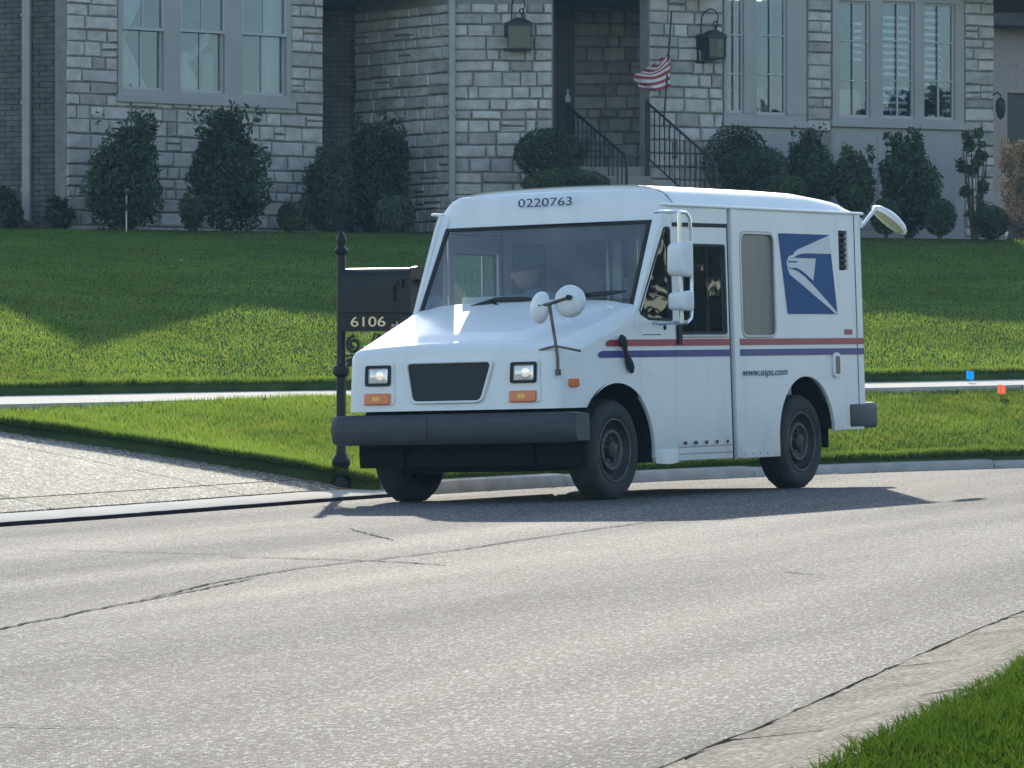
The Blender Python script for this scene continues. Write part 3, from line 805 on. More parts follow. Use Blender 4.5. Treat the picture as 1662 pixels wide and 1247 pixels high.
# dent and flare at the foot of the left fender
fl = MB()
ring = []
for i, xx in enumerate(np.linspace(.44, .715, 9)):
    k = math.sin(math.pi*i/8)
    ring.append([V(xx, yside(xx,.33)+.001, .32), V(xx, yside(xx,.28)+.003+.006*k, .275), V(xx, yside(xx,.24)+.012*k+.003, .228-.008*k), V(xx, yside(xx,.24)-.02, .224-.008*k)])
fl.add([p for q in ring for p in q], [(i*4+j, i*4+j+1, (i+1)*4+j+1, (i+1)*4+j) for i in range(8) for j in range(3)])
tb(fl, 'fender_flare', M['white'], smooth=60)

# nose: a rounded, tapering wedge, wheel arches trimmed along its sides
# rows of rivets along the body
rv = None
for zz, x0, x1 in ((.262, 1.62, 2.10),):
    for k in range(int((x1-x0)/.105)):
        xx = x0+k*.105
        if rv is None:
            bm = bmesh.new(); bmesh.ops.create_uvsphere(bm, u_segments=8, v_segments=5, radius=.0075)
            rm_ = bpy.data.meshes.new('rivet'); bm.to_mesh(rm_); bm.free(); rm_.materials.append(M['alum']); rm_.shade_smooth(); rv = rm_
        for sg in (1, -1):
            o = bpy.data.objects.new('rivet', rv); o.location = V(xx, sg*yside(xx, zz), zz); link(o, truck, False)

def nose():
    r = .085; vs = []; fs = []
    xb0, xb1 = -.645, .29
    def core(a, b, c):
        """a 0 front..1 cowl, b -1..1 across, c 0 bottom..1 top"""
        wv = (.825 + (.90-.825)*a**.8) - r
        zt = (1.000 + (1.262-1.000)*a) - r*.6
        xf = (xb0 - .035*(1-c)) + r
        x = xf + (xb1-xf)*a
        z = .615 + (zt-.615)*c
        y = b*wv
        if c > .98:
            z += .030*(1-b*b)
        return Vector((x, y, z))
    def emit(grid, flip):
        n0 = len(vs); m_ = len(grid); n_ = len(grid[0])
        for row in grid: vs.extend(row)
        for i in range(m_-1):
            for j in range(n_-1):
                q = (n0+i*n_+j, n0+(i+1)*n_+j, n0+(i+1)*n_+j+1, n0+i*n_+j+1)
                fs.append(q[::-1] if flip else q)
    A = [0] + [x_ for x_ in np.linspace(.02, 1, 30)]
    Bs = list(np.linspace(-1, 1, 31))
    def crease(a, b):
        wc = .50 + .38*a; d = (abs(b)-wc)/.05
        return .016/(1+math.exp(min(40, max(-40, d*3))))
    # top, with rounded side edges and the rounded brow
    top = []
    for i in range(-6, len(A)):
        a = 0 if i < 0 else A[i]
        ph = (i/6)*math.pi/2 if i < 0 else 0            # brow roll
        row = []
        for j in range(-6, len(Bs)+6):
            b = -1 if j < 0 else 1 if j >= len(Bs) else Bs[j]
            th = (j/6)*math.pi/2 if j < 0 else ((j-len(Bs)+1)/6)*math.pi/2 if j >= len(Bs) else 0
            p = core(a, b, 1)
            nrm = Vector((math.sin(ph)*math.cos(th), math.sin(th), math.cos(ph)*math.cos(th)))
            if i < 0 and th: nrm = Vector((math.sin(ph)*math.cos(th)*1.0, math.sin(th), math.cos(ph)*math.cos(th))).normalized()
            q = p + nrm*r
            if i >= 0: q.z += crease(a, b)*min(1, a*6)
            row.append(V(*q))
        top.append(row)
    emit(top, False)
    # front face and the rounded vertical corners, then the sides
    cs = list(np.linspace(1, 0, 10))
    front = []
    for c in cs:
        row = []
        for j in range(-6, len(Bs)+6):
            b = -1 if j < 0 else 1 if j >= len(Bs) else Bs[j]
            th = (j/6)*math.pi/2 if j < 0 else ((j-len(Bs)+1)/6)*math.pi/2 if j >= len(Bs) else 0
            p = core(0, b, 1 if c == 1 else c*.98)
            if c < 1: p.z = min(p.z, core(0, b, 1).z)
            row.append(V(*(p + Vector((-math.cos(th), math.sin(th), 0))*r)))
        front.append(row)
    emit(front, False)
    for sg in (-1, 1):
        side = []
        for a in list(np.linspace(0, 1, 60)):
            col = []
            for c in np.linspace(1, 0, 14):
                p = core(a, sg, 1 if c == 1 else c*.98) + Vector((0, sg*r, 0))
                zl = .615
                dx = p.x - ARF[0]
                if abs(dx) < ARF[2]: zl = max(zl, ARF[1]+math.sqrt(ARF[2]**2-dx*dx))
                ztop = core(a, sg, 1).z
                p.z = zl + (ztop-zl)*c
                col.append(V(*p))
            side.append(col)
        emit(side, sg > 0)
    bm = bmesh.new()
    me = bpy.data.meshes.new('hood'); me.from_pydata([tuple(v) for v in vs], [], fs)
    bm.from_mesh(me); bmesh.ops.remove_doubles(bm, verts=bm.verts, dist=.0008)
    bmesh.ops.recalc_face_normals(bm, faces=bm.faces)
    bm.to_mesh(me); bm.free()
    me.materials.append(M['white']); me.shade_smooth(); me.set_sharp_from_angle(angle=R(50))
    return link(bpy.data.objects.new('hood', me), truck, False)
hood = nose()
def xfront(z): return -.645 - .035*(1-(z-.615)/.38)          # front face of the nose at height z
def front_map(proud, t=0): return lambda a, b, c: V(xfront(b) - proud - c, a, b)
# grille with a lip and a wire mesh
gp = rpoly([(-.338,.925),(.312,.925),(.238,.678),(-.286,.678)], .035, 5)
def grow(poly, k):
    cxm = sum(p[0] for p in poly)/len(poly); cym = sum(p[1] for p in poly)/len(poly)
    return [(p[0] + (k if p[0] > cxm else -k), p[1] + (k if p[1] > cym else -k)) for p in poly]
gr = plate('grille', gp, M['dark'], front_map(.002), (), .006, .001, truck, keep=False)
plate('grille_lip', rpoly([(-.362,.943),(.336,.943),(.256,.660),(-.304,.660)], .05, 5), M['white'], front_map(.010), [gp], .022, .006, gr, keep=False)
tb(MB().box((.652, -.06, .685), (.664, .06, .715)), 'grille_latch', M['chassis'], gr)
for sg in (-1, 1):
    o = .012
    cy0 = sg*.565
    bz = plate('lamp_bezel', rpoly([(cy0-.135,.655),(cy0+.135,.655),(cy0+.115,.945),(cy0-.115,.945)], .03, 4), M['white'], front_map(.003), (), .008, .003, truck, keep=False)
    hl = plate('headlight', rpoly([(cy0-.098,.785),(cy0+.098,.785),(cy0+.098,.922),(cy0-.098,.922)], .018, 4), M['rubber'], front_map(.013), [rpoly([(cy0-.080,.803),(cy0+.080,.803),(cy0+.080,.904),(cy0-.080,.904)], .014, 4)], .026, .004, truck, keep=False)
    # bowed lens with reflector facets
    n = 10; vs = []; fs = []
    for i in range(n+1):
        for j in range(n+1):
            y = cy0-.081+.162*i/n; z = .802+.103*j/n
            d = (1-((i-n/2)/(n/2))**2)*(1-((j-n/2)/(n/2))**2)
            vs.append(V(xfront(z)-.008-.012*d-(.0035 if (i+j) % 2 else 0), y, z))
    for i in range(n):
        for j in range(n): fs.append((i*(n+1)+j, (i+1)*(n+1)+j, (i+1)*(n+1)+j+1, i*(n+1)+j+1))
    mesh_obj('lens', vs, fs, M['lens'], hl, 20, False)
    tb(MB().lathe([(.0,.0),(.028,.002),(.03,.010),(.012,.016),(0.001,.017)], 14, Matrix.Translation(V(xfront(.85)-.016, cy0+.022, .853)) @ Matrix.Rotation(R(90), 4, 'Y')), 'bulb', M['lamp'], hl)
    ts = plate('turn_signal', rpoly([(cy0-.100,.662),(cy0+.100,.662),(cy0+.100,.735),(cy0-.100,.735)], .008, 3), M['amber'], front_map(.014), (), .024, .005, truck, keep=False)
    plate('bulb', rpoly([(cy0-.035,.682),(cy0+.03,.682),(cy0+.03,.715),(cy0-.035,.715)], .014, 3), M['ambercore'], front_map(.0275), (), .004, .001, ts, keep=False)
    # side marker on the fender
    xm = -.50
    plate('side_marker', rpoly([(xm-.048,.752),(xm+.048,.752),(xm+.048,.806),(xm-.048,.806)], .012, 3), M['amber'],
          lambda a_, b_, c_, s_=sg: V(a_, s_*(.825+.075*max(0,(a_+.645)/.935)**.8+.004+c_), b_), (), .022, .005, truck, keep=False)
    # fender part of the stripes
    for zb, zt, mm_, nm, x0 in ((1.012,1.056,'red','red_stripe',-.13), (.938,.983,'blue','blue_stripe',-.22)):
        pts = [(x0, zb+.012), (x0+.02, zb), (.285, zb), (.285, zt), (x0+.05, zt), (x0+.02, zt-.012)]
        dens = [(x0+.0, zb+.015),(x0+.02,zb)] + [(x_, zb) for x_ in np.linspace(x0+.05,.285,9)] + [(x_, zt) for x_ in np.linspace(.285, x0+.05, 9)] + [(x0+.015, zt-.01)]
        plate(nm, dens, M[mm_], lambda a_, b_, c_, s_=sg: V(a_, s_*(.825+.075*max(0,(a_+.645)/.935)**.8+.0022+c_), b_), (), .003, .0004, truck, keep=False)
    # rubber hood latch
    lt = MB()
    pts = [(.01,1.085,.010),(.022,1.065,.026),(.035,1.04,.029),(.052,1.0,.020),(.066,.97,.012),(.085,.94,.020),(.11,.90,.027),(.125,.87,.027),(.14,.835,.012)]
    lt.tube([V(x_, sg*(.895+.018), z_) for x_, z_, q in pts], [q for *_, q in pts], 10)
    tb(lt, 'hood_latch', M['rubber'])
    plate('hood_seam', [(.285,.665),(.293,.665),(.293,1.20),(.285,1.20)], M['rubber'], lambda a_, b_, c_, s_=sg: V(a_, s_*(.8965+c_), b_), (), .003, .0004, truck, keep=False)
# bumper, two mouldings butted at a seam
def bumper(name, y0, y1, end, m, x0=-.69, zlo=.392, zhi=.592, depth=.16, flip=1):
    b = MB(); rows = []
    ys = np.linspace(y0, y1, 14)
    for y in ys:
        k = 0
        if end and abs(y-end) < .07: k = 1-abs(y-end)/.07
        dx = .035*k**2
        z0, z1 = zlo+.012*k, zhi-.012*k
        prof = [(x0+.015, z0), (x0, z0+.02), (x0-.012, z0+.07), (x0-.012, z1-.07), (x0, z1-.02), (x0+.015, z1), (x0+depth, z1), (x0+depth, z0)]
        rows.append([V(px_+dx, y, pz) if flip > 0 else V(px_, y, pz) for px_, pz in prof])
    b.add([p for q in rows for p in q], [(i*8+j, i*8+(j+1)%8, (i+1)*8+(j+1)%8, (i+1)*8+j) for i in range(13) for j in range(8)] + [tuple(range(8)), tuple(range(13*8, 14*8))])
    return tb(b, name, m, smooth=40)
fb = bumper('front_bumper', -.952, -.1735, -.952, M['bumper'])
bumper('front_bumper', -.1695, .952, .952, M['bumper'])
tb(MB().box((-.08,-.80,.40),(.56,.80,.56)), 'bumper_beam', M['chassis'])
# rear bumper: two corner blocks and a step between
for sg in (-1, 1):
    rb = MB().box((-3.63, sg*.60, .405), (-3.18, sg*.955, .592))
    rb2 = tb(rb, 'rear_bumper', M['bumper'], bevel=.03, segs=3)
tb(MB().box((-3.60,-.58,.43),(-3.46,.58,.56)), 'rear_step', M['chassis'])

# windshield, header, pillars
def wsx(z): return .265 + (z-1.26)*(.605-.265)/.6
def ws_map(a, b, c): return V(wsx(b) - c + .03*(a/.85)**2 - .012, a, b)
hdr = MB(); rows = []
for i, y in enumerate(np.linspace(-.90, .90, 25)):
    k = (y/.90)**2; top = 2.095 - .02*k - .105*max(0, (abs(y)-.72)/.18)**2.2
    ed = max(0, (abs(y)-.78)/.12)
    xz = []
    for z, dx in ((1.862, 0), (1.90, .016), (1.97, .03), (2.03, .05), (2.075, .085), (top, .16)):
        z = min(z, top)
        xz.append(V(wsx(1.86)+dx+.045*k-.012+.05*ed**2, y, z))
    rows.append(xz)
hdr.add([p for q in rows for p in q], [(i*6+j, i*6+j+1, (i+1)*6+j+1, (i+1)*6+j) for i in range(24) for j in range(5)])
hdr_o = tb(hdr, 'header_panel', M['white'], smooth=50)
Mn = Matrix(((0,.34,.94,-(wsx(1.86)-.004)),(1,0,0,-.215),(0,.94,-.34,1.985),(0,0,0,1)))
text('unit_number', '0220763', .085, Mn, M['ink'], hdr_o, .18, .001, .43, keep=False)
wo = [(-.845,1.262),(.845,1.262),(.815,1.862),(-.815,1.862)]
wdense = []
for i in range(4):
    p, q = wo[i], wo[(i+1)%4]
    for k in range(12): wdense.append((p[0]+(q[0]-p[0])*k/12, p[1]+(q[1]-p[1])*k/12))
wi = [(x*.968, 1.562+(z-1.562)*.93) for x, z in wdense]
wsf = plate('windshield_seal', wdense, M['rubber'], ws_map, [wi], .03, .004, truck, keep=False)
vs = []; fs = []
for i in range(17):
    for j in range(7):
        q = i/16*2-1; z = 1.275+.575*j/6; y = q*(.84-.03*j/6)
        vs.append(ws_map(y, z, 0))
for i in range(16):
    for j in range(6): fs.append((i*7+j, (i+1)*7+j, (i+1)*7+j+1, i*7+j+1))
mesh_obj('windshield', vs, fs, M['wsglass'], wsf, 60, False)
for sg in (-1, 1):
    p = MB(); rows = []
    for z in np.linspace(1.225, 1.955, 10):
        x = wsx(z)
        yi = .848 - .03*(z-1.26)/.6; yo = yside(x+.05, z)-.001
        rows.append([V(x+.012, sg*yi, z), V(x+.004, sg*(yi+.012), z), V(x+.012, sg*(yo-.012), z), V(x+.03, sg*yo, z), V(x+.075, sg*(yo-.004), z), V(x+.075, sg*(yi), z)])
    p.add([v for q in rows for v in q], [(i*6+j, i*6+(j+1)%6, (i+1)*6+(j+1)%6, (i+1)*6+j) for i in range(9) for j in range(6)] + [tuple(range(6)), tuple(range(54,60))])
    tb(p, 'windshield_pillar', M['white'], smooth=45)
# cowl with the fresh-air grille
cw = MB(); rows = []
for y in np.linspace(-.895, .895, 15):
    k = (y/.895)**2
    rows.append([V(.20-.0*k, y, 1.232-.02*k), V(.235, y, 1.262-.012*k), V(.275+.012*k, y, 1.272), V(.33, y, 1.27)])
cw.add([p for q in rows for p in q], [(i*4+j, i*4+j+1, (i+1)*4+j+1, (i+1)*4+j) for i in range(14) for j in range(3)])
tb(cw, 'cowl', M['white'], smooth=60)
ag = plate('air_grille', [(.36,1.222),(.75,1.222),(.75,1.285),(.36,1.285)], M['white'], lambda a, b, c: V(.20-c+(b-1.25)*.3, a, b), [[(.385,1.233),(.728,1.233),(.728,1.272),(.385,1.272)]], .02, .003, truck, keep=False)
am = MB()
for k in range(18): am.box((-.212, .39+k*.019, 1.233), (-.204, .396+k*.019, 1.272))
am.box((-.225, .38, 1.228), (-.219, .735, 1.277))
tb(am, 'fin', M['alum'], ag)
# wipers
for (pts, arm) in (([(.265,-.655,1.232),(.268,-.42,1.295),(.29,-.205,1.352),(.30,.02,1.350),(.302,.11,1.345)], [(.21,-.06,1.262),(.262,-.18,1.32),(.28,-.23,1.345)]),
                   ([(.30,.33,1.34),(.305,.50,1.362),(.312,.66,1.372),(.318,.80,1.380)], [(.21,.30,1.262),(.27,.40,1.33),(.288,.53,1.362)])):
    P_ = [V(x-.035, y, z) for x, y, z in pts]
    wp = tb(MB().tube(P_, [.006]+[.017]*(len(P_)-2)+[.006], 6), 'wiper_blade', M['rubber'])
    tb(MB().tube([V(x-.04, y, z) for x, y, z in arm], .008, 6), 'wiper_arm', M['chassis'], wp)

# roof cap
rf = MB(); rows = []
NS = 33
for xq in [.605+.16, .9, 1.3, 1.8, 2.3, 2.8, 3.15, 3.32, 3.40, 3.45, 3.485]:
    sag = 0 if xq < 2.6 else -.045*((xq-2.6)/.72)**1.6 if xq < 3.32 else -.045-.10*((xq-3.32)/.165)**1.5
    row = []
    for i in range(NS):
        q = i/(NS-1)*2-1; aq = abs(q)
        y = q*.938 if xq > 1.2 else q*(.915+(xq-.765)/.435*.023)
        z = 1.965 + .130*(1-aq**9)**.9*(1 if aq < 1 else 0) + .024*(1-q*q)
        if aq > .985: z = 1.957
        z = max(z + sag, 1.948)
        row.append(V(xq, y, z))
    rows.append(row)
rf.add([p for q in rows for p in q], [(i*NS+j, i*NS+j+1, (i+1)*NS+j+1, (i+1)*NS+j) for i in range(len(rows)-1) for j in range(NS-1)])
# close between header and the front of the cap
tb(rf, 'roof', M['roofw'], smooth=50)
fr_ = MB(); rr = []
for i in range(NS):
    q = i/(NS-1)*2-1; y = q*.90; k = q*q
    top = 2.095 - .02*k - .105*max(0, (abs(y)-.72)/.18)**2.2
    ed = max(0, (abs(y)-.78)/.12)
    rr.append([V(wsx(1.86)+.16+.045*k-.012+.05*ed**2-.002, y, top-.001), rows[0][i] + Vector((-.03, 0, .002))])
fr_.add([p for q in rr for p in q], [(i*2, i*2+1, i*2+3, i*2+2) for i in range(NS-1)])
tb(fr_, 'roof_front', M['roofw'], smooth=50)
# rear wall, floor, underbody, fender liners
tb(MB().box((-3.44,-.90,.44),(-3.41,.90,1.95)), 'rear_door', M['white'])
tb(MB().box((-3.40,-.50,.40),(-.45,.50,.44)).box((-2.08,-.89,.40),(-.50,-.5,.44)).box((-2.08,.5,.40),(-.50,.89,.44)), 'floor', M['chassis'])
tb(MB().box((-3.2,-.5,.24),(.45,.5,.395)), 'chassis_frame', M['chassis'])
tb(MB().box((-1.30,-.62,.225),(-.60,.62,.36)).box((-.2,-.52,.20),(.35,.52,.38)), 'engine_pan', M['chassis'])
tb(MB().box((.05,-.60,.44),(.52,.60,.98)), 'radiator', M['chassis'])
for cx_, cz in ((0,.33), (2.545,.37)):
    for sg in (-1, 1):
        ln = MB(); rows2 = []
        for t in np.linspace(-12, 192, 18):
            rr_ = .455
            p = (cx_+rr_*math.cos(R(t)), cz+rr_*math.sin(R(t)))
            rows2.append([V(p[0], sg*.872, p[1]), V(p[0], sg*.52, p[1])])
        n2 = len(rows2)
        ln.add([v for q in rows2 for v in q], [(i*2, i*2+1, i*2+3, i*2+2) for i in range(n2-1)] + [tuple(i*2+1 for i in range(n2))])
        tb(ln, 'fender_liner', M['chassis'])
# wheels
def wheel(xb, y, sg, steer=0):
    w_ = MB()
    tw = .195
    prof = [(.205,-tw*.42),(.225,-tw*.49),(.275,-tw*.52),(.312,-tw*.46),(.326,-tw*.36),(.331,0),(.326,tw*.36),(.312,tw*.46),(.275,tw*.52),(.225,tw*.49),(.205,tw*.42)]
    Mw = Matrix.Translation(V(xb, y, .328)) @ Matrix.Rotation(R(steer), 4, 'Z')
    w_.lathe([(r_, h) for r_, h in prof], 40, Mw, axis=1, caps=False)
    ty = tb(w_, 'wheel', M['tyre'], smooth=40)
    gv = MB()
    for k in range(48):
        t = 2*math.pi*k/48
        for q in (-1, 1):
            c_ = Vector((math.cos(t)*.327, q*.036+.008*math.sin(k*2.1), math.sin(t)*.327))
            Mx = Mw @ Matrix.Translation(c_) @ Matrix.Rotation(-t, 4, 'Y') @ Matrix.Rotation(R(18*q), 4, 'X')
            gv.box((-.004,-.026,-.013), (.006,.026,.013), Mx)
    tb(gv, 'tread_block', M['tyre'], ty)
    rim = MB(); s = sg*tw*.5
    pr2 = [(.210, s*.92), (.200, s*.86), (.190, s*.60), (.172, s*.40), (.158, s*.36), (.135, s*.66), (.112, s*.70), (.085, s*.52), (.06, s*.50), (.055, s*.82), (.035, s*.9), (.002, s*.9)]
    rim.lathe(pr2, 32, Mw, axis=1, caps=False)
    ro = tb(rim, 'rim', M['steel'], ty, smooth=35)
    rg = MB(); pts = [Mw @ Vector((.205*math.cos(t), s*.93, .205*math.sin(t))) for t in np.linspace(0, 2*math.pi, 33)[:-1]]
    rg.tube(pts, .006, 6, closed=True)
    pts = [Mw @ Vector((.124*math.cos(t), s*.70, .124*math.sin(t))) for t in np.linspace(0, 2*math.pi, 33)[:-1]]
    rg.tube(pts, .011, 6, closed=True)
    tb(rg, 'rim_edge', M['rust'], ty)
    lug = MB(); hol = MB()
    for k in range(5):
        t = 2*math.pi*k/5+.3
        tb(MB().lathe([(.011,-.012),(.011,.012),(.006,.016)], 6, Mw @ Matrix.Translation((.078*math.cos(t), s*.56, .078*math.sin(t))), axis=1), 'lug_nut', M['rust'], ty)
    for k in range(10):
        t = 2*math.pi*k/10
        tb(MB().lathe([(.013,-.003),(.013,.003)], 10, Mw @ Matrix.Translation((.152*math.cos(t), s*.46, .152*math.sin(t))), axis=1), 'vent_hole', M['dark'], ty)
for sg in (1, -1):
    wheel(0, sg*.755, sg, 0); wheel(2.553, sg*.795, sg)
tb(MB().tube([V(2.553,-.75,.33), V(2.553,.75,.33)], .05, 10), 'axle', M['chassis'])
tb(MB().tube([V(0,-.75,.30), V(0,.75,.30)], .045, 10), 'axle', M['chassis'])

# wing mirrors on tube frames
for sg in (1, -1):
    y = sg*1.13; k0 = 0 if sg > 0 else .42
    if sg < 0: y = -1.02
    q = MB().tube([V(.50+k0*.6,sg*.915,1.905), V(.44+k0,sg*.98,1.905), V(.44+k0,y,1.90), V(.53+k0,y+sg*.0,1.895), V(.575+k0,y,1.86), V(.585+k0,y,1.78), V(.585+k0,y,1.26), V(.57+k0,y,1.19), V(.52+k0,y,1.165), V(.44+k0,sg*.98,1.16), V(.44+k0*.8,sg*.91,1.16)], .0125, 8)
    q.tube([V(.44+k0,y,1.90), V(.44+k0,y,1.16)], .016, 8)
    ma = tb(q, 'mirror_arm', M['chrome'])
    for z0, z1, nm in ((1.462,1.70,'mirror'), (1.235,1.375,'mirror')):
        o = rpoly([(.262,z0+.012),(.555,z0),(.558,z1),(.27,z1-.012)], .035, 5)
        hz = MB(); n = len(o); cxm = .41; czm = (z0+z1)/2; ls = []
        fwd = Vector((math.cos(R(32)), -sg*math.sin(R(32)), 0)) if False else Vector((1, 0, 0))
        for sc_, d in ((1, -.03), (1.0, .0), (.97, .03), (.86, .055), (.6, .068)):
            ls.append([V(.44+k0, y, czm) + Vector((d, sg*-(p[0]-cxm)*sc_*.55*-1, (p[1]-czm)*sc_)) for p in o])
        # housing is a shallow bowl, wide across the truck, facing forward
        hz.add([v for l_ in ls for v in l_], [(i*n+k, i*n+(k+1)%n, (i+1)*n+(k+1)%n, (i+1)*n+k) for i in range(len(ls)-1) for k in range(n)] + [tuple(range((len(ls)-1)*n, len(ls)*n)), tuple(range(n-1,-1,-1))])
        tb(hz, 'mirror_housing', M['mirrorback'], ma, smooth=50)
# crossover mirrors on the left fender
def VS(x, y, z): return V(x-.085, y+.052, z-.003)
mp_ = MB().tube([VS(-.585,.775,.842), VS(-.57,.765,.95), VS(-.56,.745,1.05), VS(-.55,.715,1.20), VS(-.55,.700,1.30)], .011, 8)
mp_.tube([VS(-.54,.60,.995), VS(-.56,.68,1.01), VS(-.565,.745,1.022)], .008, 6).tube([VS(-.565,.745,1.022), VS(-.53,.84,1.0), VS(-.49,.895,.985)], .008, 6)
mp_.tube([VS(-.55,.62,1.285), VS(-.56,.70,1.295), VS(-.57,.80,1.318), VS(-.56,.855,1.332)], .011, 8)
mp_.lathe([(.02,-.02),(.02,.02)], 10, Matrix.Translation(VS(-.585,.775,.85)))
st = tb(mp_, 'mirror_stand', M['rust'])
def disc(c, nrm, r, nm, m, depth=.045, par=None):
    Mx = Matrix.Translation(c) @ Vector(nrm).to_track_quat('Z', 'Y').to_matrix().to_4x4()
    d_ = MB().lathe([(r*.99,-.012),(r,0),(r*.93,depth*.35),(r*.75,depth*.7),(r*.45,depth*.93),(.004,depth)], 32, Mx)
    return tb(d_, nm, m, par, smooth=60)
disc(VS(-.50,.600,1.275), (.80,-.45,.12), .107, 'mirror', M['mirrorback'], par=st)
disc(VS(-.52,.838,1.310), (.97,.18,.08), .107, 'mirror', M['mirrorback'], par=st)
tb(MB().lathe([(.016,-.02),(.018,.03)], 10, Matrix.Translation(VS(-.555,.862,1.334)) @ Matrix.Rotation(R(90),4,'Y')), 'ball_joint', M['rubber'], st)
# rear corner mirror
ra = tb(MB().tube([V(3.41,.90,1.885), V(3.50,.925,1.872), V(3.72,.93,2.005)], .014, 8).box((-3.46,.885,1.85),(-3.43,.945,1.92)), 'rear_mirror_arm', M['mirrorback'])
dirm = (V(4.10,.93,1.80) - V(3.70,.93,2.02)).normalized(); yv = Vector((0,1,0)); 
vw = Vector((-.853,-.522,0)); nr = dirm.cross(vw); nr *= (1 if nr.z > 0 else -1); nr = (nr.normalized() + vw*.30); nr -= dirm*nr.dot(dirm); nr.normalize()
c0 = V(3.70,.93,2.02)*.5 + V(4.12,.93,1.80)*.5
Mx = Matrix.Identity(4); t2 = nr.cross(dirm)
for j in range(3): Mx[j][0], Mx[j][1], Mx[j][2] = dirm[j], t2[j], nr[j]
Mx.translation = c0
rm = MB()
prof = [(.93,-.006),(1.0,.0),(.98,.018),(.80,.04),(.5,.055),(.01,.06)]
vs = [Mx @ Vector((.155*r_*math.cos(t)/.9, .15*r_*math.sin(t), h)) for r_, h in prof for t in [2*math.pi*k/28 for k in range(28)]]
rm.add(vs, [(i*28+k, i*28+(k+1)%28, (i+1)*28+(k+1)%28, (i+1)*28+k) for i in range(5) for k in range(28)] + [tuple(range(27,-1,-1))])
rmo = tb(rm, 'mirror', M['mirrorback'], ra, smooth=60)
gmm = MB(); gmm.add([Mx @ Vector((.155*q*math.cos(t)/.9, .15*q*math.sin(t), -.007-.012*(1-q*q))) for q in (.88,.6,.3,.01) for t in [2*math.pi*k/28 for k in range(28)]], [(i*28+k, i*28+(k+1)%28, (i+1)*28+(k+1)%28, (i+1)*28+k) for i in range(3) for k in range(28)])
tb(gmm, 'mirror_glass', M['chrome'], rmo, smooth=60)
# cab interior
tb(MB().box((-.66,-.84,.95),(-.30,.84,1.24)).box((-.72,-.84,1.02),(-.30,-.1,1.20)), 'dashboard', M['dash'], bevel=.03)
tb(MB().box((-1.72,.10,.44),(-1.69,.88,1.93)).box((-1.72,-.88,1.78),(-1.69,.10,1.93)).box((-1.72,-.12,.44),(-1.69,-.05,1.93)), 'bulkhead', M['interior'])
for yy in (-.14, .12): tb(MB().tube([V(1.66,yy,.5), V(1.66,yy,1.9)], .014, 8), 'grab_rail', M['alum'])
tb(MB().box((-1.42,-.68,.80),(-.95,-.20,.90)).box((-1.50,-.68,.88),(-1.40,-.20,1.42)).box((-1.32,-.55,.44),(-1.05,-.33,.80)), 'driver_seat', M['dash'], bevel=.03)
tb(MB().tube([V(.80+.07*math.sin(t)*-1, -.44+.20*math.cos(t), 1.17+.17*math.sin(t)) for t in np.linspace(0,2*math.pi,25)[:-1]], .013, 8, closed=True).tube([V(.78,-.44,1.17), V(.6,-.44,1.08)], .02, 8).tube([V(.80,-.63,1.17), V(.80,-.25,1.17)], .012, 6), 'steering_wheel', M['rubber'])
tr_ = MB().box((-.62,.05,1.24),(-.33,.80,1.31)); tb(tr_, 'dash_shelf', M['dash'], bevel=.015)
tb(MB().box((-2.6,.18,.45),(-1.75,.80,1.25)), 'mail_shelf', M['interior'], bevel=.02)

# things in the cab: a mail tray on the dashboard and the driver
tray = empty('mail_tray', MT @ V(.40,-.36,1.245), 'white mail tray full of letters on the dashboard in front of the driver', 'tray')
q = MB().box((-.07,-.16,0),(.07,.16,.012)).box((-.07,-.16,.012),(-.055,.16,.13)).box((.055,-.16,.012),(.07,.16,.13)).box((-.055,-.16,.012),(.055,-.145,.13)).box((-.055,.145,.012),(.055,.16,.13))
tray.rotation_euler = MT.to_euler()
q.build('tray_body', M['tray'], tray, None, False)
q = MB()
for k in range(9): q.box((-.05,-.13+k*.028,.014),(.05,-.124+k*.028,.12+.02*rng.random()))
q.build('letters', M['tray'], tray, None, False)

drv = empty('person', MT @ V(1.17,-.44,.90), 'driver in a dark knit cap and grey-blue shirt turned towards the mailbox', 'person')
drv.rotation_euler = MT.to_euler()
D0 = V(1.17,-.44,.90)
def dv_(xb, y, z): return V(xb, y, z) - D0
def skin_fig(name, chain, m, par, sub=2):
    """chain: list of (pos, radius, parent index)"""
    me = bpy.data.meshes.new(name)
    me.from_pydata([tuple(c[0]) for c in chain], [(i, c[2]) for i, c in enumerate(chain) if c[2] is not None], [])
    ob = bpy.data.objects.new(name, me); C.objects.link(ob)
    md = ob.modifiers.new('skin', 'SKIN'); s2 = ob.modifiers.new('sub', 'SUBSURF'); s2.levels = sub; s2.render_levels = sub
    for i, c in enumerate(chain):
        v = me.skin_vertices[0].data[i]; v.radius = (c[1], c[1]) if not isinstance(c[1], tuple) else c[1]
        v.use_root = (i == 0)
    dg = bpy.context.evaluated_depsgraph_get()
    m2 = bpy.data.meshes.new_from_object(ob.evaluated_get(dg)); bpy.data.objects.remove(ob)
    m2.name = name; m2.materials.clear(); m2.materials.append(m); m2.shade_smooth()
    return link(bpy.data.objects.new(name, m2), par, False)
